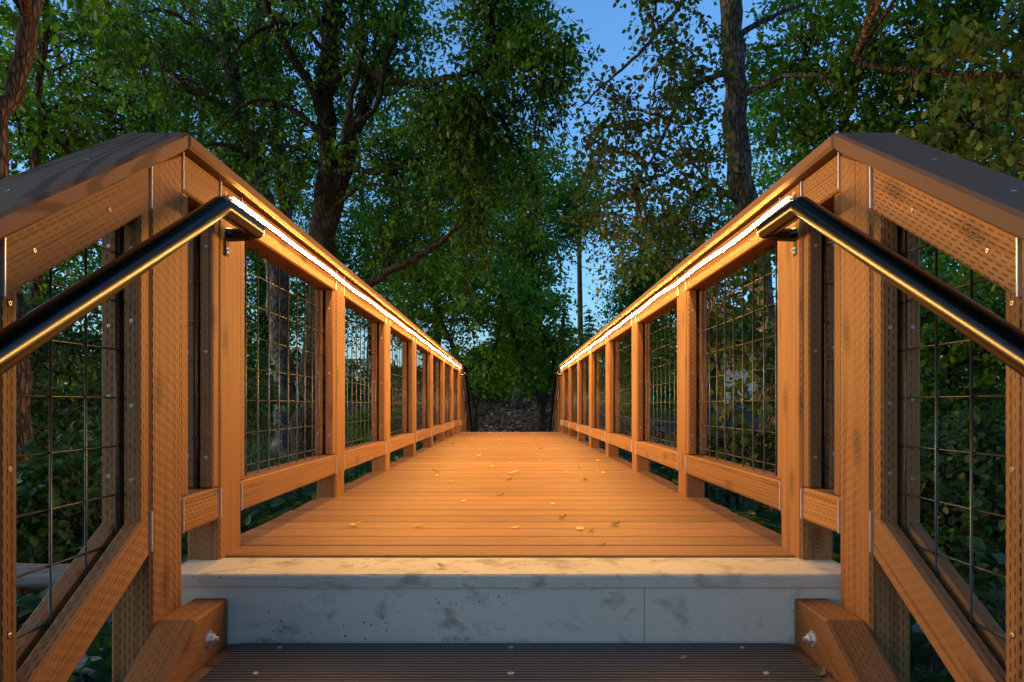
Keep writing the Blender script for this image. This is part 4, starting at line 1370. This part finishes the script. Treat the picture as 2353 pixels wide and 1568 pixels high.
# ------------------------------------------------------------------ shrubs beside the stairs and the deck
def shrub(px, py, Y, rx, ry, rY, n, lab, seed, mat='leaf_dark', size=0.075, tint=(0, 1), name='shrub', width=0.7):
    c = at(px, py, Y)
    b = gz(c, -0.05)
    top = c.copy()
    tree(name, lab, 'shrub', [([b, (b + top) / 2 + np.array((0.05, 0, 0)), top], 0.025, 0.01), ([b + np.array((0.1, 0.05, 0)), top + np.array((0.25, 0.1, 0.1))], 0.02, 0.008),
                              ([b - np.array((0.1, 0.0, 0)), top - np.array((0.25, 0.0, 0.05))], 0.02, 0.008)],
         [(c, (rx * Y / F, rY, ry * Y / F), n)], M[mat], M['bark'], 'shrubs beside the bridge', size=size * 0.7, twigs=7, per=9, clr=0.30, seed=seed, limb_r=0.012, width=width,
         tint=tint, twig_r=0.002, tips=False)
shrub(160, 860, 5.6, 190, 190, 0.8, 90, 'dense dark shrub behind the left stair wire panel', 71)
shrub(180, 1180, 4.2, 190, 170, 0.6, 64, 'low dark shrub below the left stair panel by the log fence', 72, size=0.085)
shrub(-120, 1000, 5.0, 160, 330, 0.8, 70, 'dark shrub beyond the left picture edge', 73)
shrub(500, 900, 8.0, 150, 130, 0.8, 60, 'dark shrub seen between the two nearest left posts', 74)
shrub(2180, 820, 5.0, 170, 190, 0.7, 96, 'dense green shrub behind the right stair wire panel', 75, 'leaf', 0.08, (0.1, 1.0))
shrub(2200, 1130, 4.0, 170, 190, 0.6, 84, 'low dark leafy shrub under the right stair panel', 76, size=0.08, tint=(0.2, 1))
shrub(2430, 950, 4.4, 120, 350, 0.7, 70, 'dark shrub beyond the right picture edge', 77)
shrub(1690, 1030, 5.4, 120, 60, 0.6, 18, 'round leaved shrub low behind the right wire panel', 78, 'leaf_round', 0.085, (0.1, 0.8), width=0.8)
shrub(1880, 900, 5.2, 70, 220, 0.6, 56, 'shrub between the two nearest right posts', 79, 'leaf_dark', 0.08)
shrub(1480, 900, 15.0, 120, 60, 1.4, 60, 'green bush behind the middle right wire panels', 80, 'leaf', 0.12, (0.2, 1.0))
shrub(860, 980, 13.0, 90, 40, 1.0, 30, 'low bush on the lawn behind the left wire panels', 81, 'leaf', 0.11, (0.0, 0.8))
shrub(640, 880, 16.0, 160, 80, 1.4, 66, 'dark thicket behind the lawn left of the big maple', 82, 'leaf_dark', 0.13)
shrub(880, 880, 19.0, 130, 55, 1.4, 60, 'thicket behind the middle left wire panels', 83, 'leaf_dark', 0.14)

shrub(1120, 880, 19.0, 60, 34, 0.9, 40, 'bright low shrub left on the mulch slope', 84, 'leaf_bright', 0.13, (0.3, 1.0))
shrub(1235, 870, 20.0, 60, 34, 0.9, 40, 'bright low shrub right on the mulch slope', 85, 'leaf_bright', 0.13, (0.3, 1.0))
for i, (px, Y, py, rx, ry, lab) in enumerate((
        (60, 30, 880, 230, 70, 'far thicket low behind the left edge tree'), (420, 31, 885, 220, 65, 'far thicket low behind the left stair post'),
        (760, 34, 880, 200, 60, 'far thicket low behind the big mossy maple'), (1040, 33, 880, 150, 50, 'far thicket left above the mulch slope'),
        (1290, 34, 885, 150, 50, 'far thicket right above the mulch slope'), (1530, 36, 880, 130, 50, 'far thicket behind the middle right railing posts'),
        (1960, 30, 880, 150, 70, 'far thicket behind the nearest right posts'), (2240, 28, 870, 220, 80, 'far thicket behind the right stair panel'))):
    c = at(px, py, Y)
    tree('thicket', lab, 'thicket', [([gz(c, -0.1), c], 0.08, 0.03), ([gz(c + np.array((1.2, 0, 0)), -0.1), c + np.array((1.6, 0, 0.2))], 0.07, 0.03),
                                     ([gz(c - np.array((1.3, 0, 0)), -0.1), c - np.array((1.5, 0, 0.1))], 0.07, 0.03)],
         [(c, (rx * Y / F, 1.6, ry * Y / F), 100)], M['leaf'], M['bark'], 'thickets behind the bridge', size=0.17, twigs=6, per=9, clr=0.9, seed=200 + i,
         limb_r=0.03, linkp=0.3, tips=False, tint=(0.0, 0.9), width=0.7)

def cover():
    """ivy and low leaves over the banks beside the bridge"""
    g = np.random.default_rng(91)
    n = 26000
    x = g.uniform(0.9, 6.5, n) ** 1.0 * np.where(g.random(n) < 0.5, -1, 1)
    y = g.uniform(-0.5, 11.0, n)
    z = ground(x, y) + np.abs(g.normal(0, 0.16, n)) + 0.25 * np.exp(-((np.abs(x) - 1.6) / 0.8) ** 2) * g.uniform(0, 1, n)
    # a fringe growing up to the deck edges
    m = 9000
    xf = (1.0 + np.abs(g.normal(0, 0.35, m))) * np.where(g.random(m) < 0.5, -1, 1)
    yf = g.uniform(2.0, 9.5, m)
    zf = -0.18 - np.abs(g.normal(0, 0.45, m)) + 0.1 * np.sin(yf * 2.3 + xf)
    P = np.concatenate([np.stack([x, y, z], 1), np.stack([xf, yf, zf], 1)])
    k = len(P)
    D = g.normal(0, 1, (k, 3))
    D[:, 2] = g.normal(0.0, 0.35, k)
    N_ = g.normal(0, 0.4, (k, 3))
    N_[:, 2] += 1
    me = leaf_mesh('ground_cover', P, D, N_, g.uniform(0.05, 0.11, k), M['leaf_dark'], np.clip(g.normal(0.5, 0.25, k), 0, 0.95), 0.8)
    tag(mobj('ground_cover', me, None), 'low green leaves and ivy covering both banks under the bridge', 'ground cover', None, 'stuff')
cover()

def lawn():
    g = np.random.default_rng(92)
    n = 34000
    x = g.uniform(-13, -1.6, n)
    y = g.uniform(10.5, 24, n)
    P = np.stack([x, y, ground(x, y) - 0.01], 1)
    D = g.normal(0, 0.35, (n, 3))
    D[:, 2] = 1
    N_ = g.normal(0, 1, (n, 3))
    N_[:, 2] = 0
    me = leaf_mesh('grass', P, D, N_, g.uniform(0.06, 0.15, n), M['grass'], g.uniform(0, 1, n), 0.16)
    tag(mobj('grass', me, None), 'short green lawn behind the left railing around the maple', 'grass', None, 'stuff')
    # wood chips and dry leaves on the slope beyond the deck
    n = 46000
    x = g.uniform(-3.6, 3.6, n)
    y = g.uniform(11.6, 21, n)
    P = np.stack([x, y, ground(x, y) + 0.012], 1)
    D = g.normal(0, 1, (n, 3))
    D[:, 2] *= 0.10
    N_ = g.normal(0, 0.2, (n, 3))
    N_[:, 2] += 1
    t = np.clip(g.beta(1.2, 3.2, n), 0, 1)
    t[g.random(n) < 0.03] = 1.0
    me = leaf_mesh('mulch', P, D, N_, g.uniform(0.05, 0.13, n), M['mulch'], t, 0.55)
    tag(mobj('mulch', me, None), 'brown wood chips and dry leaves on the slope beyond the deck', 'mulch', None, 'stuff')
lawn()

# ------------------------------------------------------------------ log rail fences down beside the stairs
def log_fence(sx, pts, lab, seed):
    g = np.random.default_rng(seed)
    base = np.array((pts[0][0], pts[0][1], -1.2))
    e = empty('log_fence', base, lab, 'fence', 'log fences beside the stairs')
    for dz in (0.0, -0.40):
        mb = MB()
        P = resample(np.array(pts) + np.array((0, 0, dz)), 14)
        P += g.normal(0, 0.006, P.shape)
        mb.tube(P, 0.052 + g.normal(0, 0.003, 14), 10)
        mb.build('log_rail', M['log'], e, True, base)
    for q in (0, -1):
        mb = MB()
        p = np.array(pts[q])
        p = p + np.array((0, 0.06, 0))
        mb.tube([p + np.array((0, 0, -1.1)), p + np.array((0.01, 0, -0.4)), p + np.array((0, 0, 0.16))], [0.075, 0.07, 0.066], 10)
        mb.build('log_post', M['log'], e, True, base)
log_fence(-1, [(-3.9, 3.25, -0.40), (-2.6, 3.22, -0.39), (-1.12, 3.2, -0.385)], 'grey weathered log fence behind the left stair railing', 95)
log_fence(1, [(1.12, 2.9, -0.36), (1.55, 2.75, -0.47), (2.2, 2.5, -0.62), (3.2, 2.2, -0.72)], 'grey weathered log fence sloping down behind the right stair railing', 96)

# ------------------------------------------------------------------ road, white garage, white porch rail
def road():
    a, b = np.array((3.6, 33.0)), np.array((22.0, 11.5))
    d = unit(b - a)
    nrm = np.array((-d[1], d[0]))
    n, m = 40, 6
    V, Fc = [], []
    for i in range(n):
        p = a + (b - a) * i / (n - 1)
        for j in range(m):
            q = p + nrm * (j / (m - 1) - 0.5) * 5.2
            V.append((q[0], q[1], float(ground(q[0], q[1])) + 0.05))
    for i in range(n - 1):
        for j in range(m - 1):
            Fc.append((i * m + j, (i + 1) * m + j, (i + 1) * m + j + 1, i * m + j + 1))
    o = mobj('road', mesh_from('road', V, Fc, None, True), M['road'])
    tag(o, kind='structure')
road()
def garage():
    x0, x1, y0, y1 = 8.6, 15.5, 27.5, 33.0
    g = float(ground(x0, y0)) - 0.2
    e = empty('white_garage', ((x0 + x1) / 2, y0, g), 'white sided building beyond the road behind the right wire panel', 'building')
    L = np.array(e.location)
    h = 3.0
    for k in range(15):                       # horizontal siding courses
        z = g + 0.2 * k
        mb = MB()
        mb.add([(x0, y0 + 0.02, z), (x1, y0 + 0.02, z), (x1, y1, z), (x0, y1, z), (x0, y0 + 0.045, z + 0.199), (x1, y0 + 0.045, z + 0.199), (x1, y1, z + 0.199), (x0, y1, z + 0.199)],
               [(0, 3, 2, 1), (4, 5, 6, 7), (0, 1, 5, 4), (1, 2, 6, 5), (2, 3, 7, 6), (3, 0, 4, 7)])
        mb.build('siding_board', M['wall_white'], e, False, L)
    mb = MB()
    zt = g + h
    xa, xb = x0 - 0.4, x1 + 0.4
    mb.add([(xa, y0 - 0.5, zt), (xb, y0 - 0.5, zt), (xb, y1 + 0.5, zt), (xa, y1 + 0.5, zt), (xa, (y0 + y1) / 2, zt + 1.5), (xb, (y0 + y1) / 2, zt + 1.5)],
           [(0, 3, 2, 1), (0, 1, 5, 4), (2, 3, 4, 5), (1, 2, 5), (3, 0, 4)])
    mb.build('roof', M['roof'], e, False, L)
    for xx in (x0 + 1.2, x0 + 4.4):
        w = MB()
        w.box((xx, y0 - 0.02, g + 1.1), (xx + 1.1, y0 + 0.01, g + 2.2))
        o = w.build('window', M['wall_white'], e, False, L)
        p = MB()
        p.box((xx + 0.08, y0 - 0.03, g + 1.18), (xx + 1.02, y0 - 0.021, g + 2.12))
        p.build('pane', M['glass'], o)
        for v in o.children[0].data.vertices:
            v.co -= Vector(L)
garage()
def porch_rail():
    x0, x1, Y = -9.0, -6.0, 29.0
    z = EYE + (932.5 - 868) * Y / F
    e = empty('white_picket_rail', (x0, Y, z), 'far white picket railing seen through the second left wire panel', 'railing')
    L = np.array(e.location)
    for zz in (0.06, 0.72):
        board('rail', (x0, Y - 0.03, z + zz), (x1, Y + 0.03, z + zz + 0.07), M['wall_white'], e, 0.004, 0)
    for k in range(24):
        xx = x0 + 0.06 + k * 0.126
        board('picket', (xx, Y - 0.015, z + 0.131), (xx + 0.045, Y + 0.015, z + 0.719), M['wall_white'], e, 0.003, 2)
    for xx in (x0 - 0.1, x1):
        zg = float(ground(xx, Y)) - 0.1
        board('post', (xx, Y - 0.05, zg), (xx + 0.1, Y + 0.05, z + 0.9), M['wall_white'], e, 0.006, 2)
porch_rail()

# ------------------------------------------------------------------ fallen leaves
def fallen_mesh(name, seed, L=0.045, kind='oval'):
    """a curled dry leaf with a stalk"""
    g = np.random.default_rng(seed)
    n = 7
    V, Fc = [], []
    curl = g.uniform(0.15, 0.5)
    for i in range(n):
        t = i / (n - 1)
        w = math.sin(math.pi * (0.06 + 0.9 * t)) ** 0.8 * (0.30 if kind == 'oval' else 0.44)
        if kind != 'oval' and i % 2:
            w *= 0.62
        z = curl * (t - 0.4) ** 2 * 0.9
        for s in (-1, -0.45, 0, 0.45, 1):
            V.append(((t - 0.5) * L, s * w * L, (z + abs(s) ** 1.5 * curl * 0.35 * (0.5 + t) + g.normal(0, 0.012)) * L + 0.0012))
    for i in range(n - 1):
        for k in range(4):
            a = i * 5 + k
            Fc.append((a, a + 1, a + 6, a + 5))
    b = len(V)
    for x, z in ((-0.5, 0.02), (-0.72, 0.10)):
        V += [(x * L, -0.012 * L, z * L + 0.001), (x * L, 0.012 * L, z * L + 0.001)]
    Fc.append((b, b + 1, b + 3, b + 2))
    me = mesh_from(name, V, Fc, None, True)
    a = me.attributes.new('tint', 'FLOAT', 'FACE')
    a.data.foreach_set('value', g.uniform(0.2, 0.9, len(Fc)).astype(np.float32))
    return me
fm = []
for i in range(8):
    me = fallen_mesh('fallen_leaf', 100 + i, 0.045, 'oval' if i % 3 else 'lobed')
    me.materials.append(M['fallen'] if i < 5 else (M['fallen_brown'] if i < 7 else M['fallen_green']))
    fm.append(me)
def fall(p, me, s, rz, lab, group='fallen leaves on the deck', tilt=0.0):
    o = bpy.data.objects.new('fallen_leaf', me)
    o.location = p
    s *= 0.72
    o.scale = (s, s, s)
    o.rotation_euler = (tilt, 0, rz)
    link(o)
    return tag(o, lab, 'leaf', group)
def deckpt(px, py):
    Y = EYE * F / (py - 932.5)
    return ((px - 1174) * Y / F, Y, 0.002)
single = [
    (815, 1210, 0, 1.15, 0.2, 'curled yellow leaf near the left edge on the third deck plank'),
    (962, 1212, 1, 1.0, 0.5, 'curled tan leaf right of another leaf on the near deck planks'),
    (1184, 1215, 2, 0.95, 0.1, 'pale flat leaf fragment at the middle of the near planks'),
    (1332, 1218, 3, 1.1, 1.4, 'yellow upturned leaf right of centre on the near planks'),
    (1414, 1208, 7, 1.1, 0.4, 'olive green lobed leaf beside a yellow leaf on the near planks'),
    (1360, 1222, 5, 0.8, 0.9, 'small dark brown leaf between the yellow and the olive leaf'),
    (1292, 1192, 6, 0.95, 0.3, 'brown leaf behind the yellow upturned leaf right of centre'),
    (1178, 1091, 4, 2.0, 0.1, 'largest pale leaf in the middle of the deck'),
    (1065, 1154, 2, 1.0, 1.0, 'small yellow leaf alone left of the deck centre'),
    (1384, 1255, 5, 0.6, 0.0, 'tiny dark leaf on the nearest plank right of centre'),
]
for px, py, mi, s, rz, lab in single:
    fall(deckpt(px, py), fm[mi], s, rz, lab)
gl = np.random.default_rng(123)
fixed = [(1004, 1095), (1085, 1010), (1148, 1012), (1160, 1020), (1075, 1030), (1205, 1032), (1100, 1050), (1172, 1057), (1240, 1060), (1130, 1075), (1010, 1072),
         (1330, 1075), (1372, 1060), (1345, 1105), (1290, 1090), (1228, 1098), (1150, 1140), (1385, 1090), (1270, 1160), (980, 1140)]
USED = set()
ORD = ['first', 'second', 'third', 'fourth', 'fifth', 'sixth', 'seventh', 'eighth']
def scatter(x, y, mi, s):
    k = int(np.clip(round((y - Y0) / PITCH), 0, 7))
    where = 'at left edge of deck' if x < -0.45 else 'at right edge of deck' if x > 0.45 else 'left of deck middle' if x < -0.12 else 'right of deck middle' if x > 0.12 else 'in deck middle'
    look = ('tiny ' if s < 0.75 else 'larger ' if s > 1.2 else 'small ') + ('dry yellow' if mi < 5 else 'dark brown')
    lab = f'{look} leaf {where} level with the {ORD[k]} post'
    if lab not in USED:
        USED.add(lab)
        fall((x, y, 0.002), fm[mi], s, float(gl.uniform(0, 6.28)), lab)
for px, py in fixed:
    scatter(*deckpt(px, py)[:2], int(gl.integers(0, 6)), float(gl.uniform(0.7, 1.5)))
for k in range(52):
    y = float(gl.uniform(3.2, 10.2))
    x = float(gl.uniform(-0.72, 0.72))
    scatter(x, y, int(gl.integers(0, 7)), float(gl.uniform(0.45, 1.35)))
fall((at(1015, 1307, 1.735)[0], 1.735, -0.002), fm[1], 0.85, 2.6, 'curled orange leaf lying on the pale concrete edge')
o = fall((0.665, 1.475, -0.169), fallen_mesh('fallen_leaf', 140, 0.05), 1.0, 0.9, 'rolled pale green leaf on the tread beside the right stringer', None, 0.3)
o.data.materials.append(M['fallen_green'])
fall((0.39, 1.545, -0.163), fm[6], 0.6, 0.3, 'small brown leaf on the ribbed tread plate right of centre')
def lichen(x, lab, seed):
    g = np.random.default_rng(seed)
    mb = MB()
    p = np.array((x, 1.655, -0.163))
    for k in range(16):
        q = p + g.normal(0, 1, 3) * np.array((0.016, 0.006, 0.0))
        q[2] = p[2] + abs(g.normal(0, 0.005))
        r = q + g.normal(0, 1, 3) * np.array((0.012, 0.004, 0.004))
        r[2] = max(r[2], p[2])
        mb.tube([q, (q + r) / 2 + np.array((0, 0, 0.004)), r], 0.0009, 3)
    o = mb.build('lichen_tuft', M['lichen'], None, True, p)
    tag(o, lab, 'lichen', 'lichen tufts by the concrete')
M['lichen'] = mat_plain('lichen', (0.28, 0.33, 0.26), 0.9, 0.2, 60)
lichen(-0.585, 'pale lichen tuft against the left part of the concrete step', 5)
lichen(-0.13, 'pale lichen wisp against the concrete step left of centre', 6)
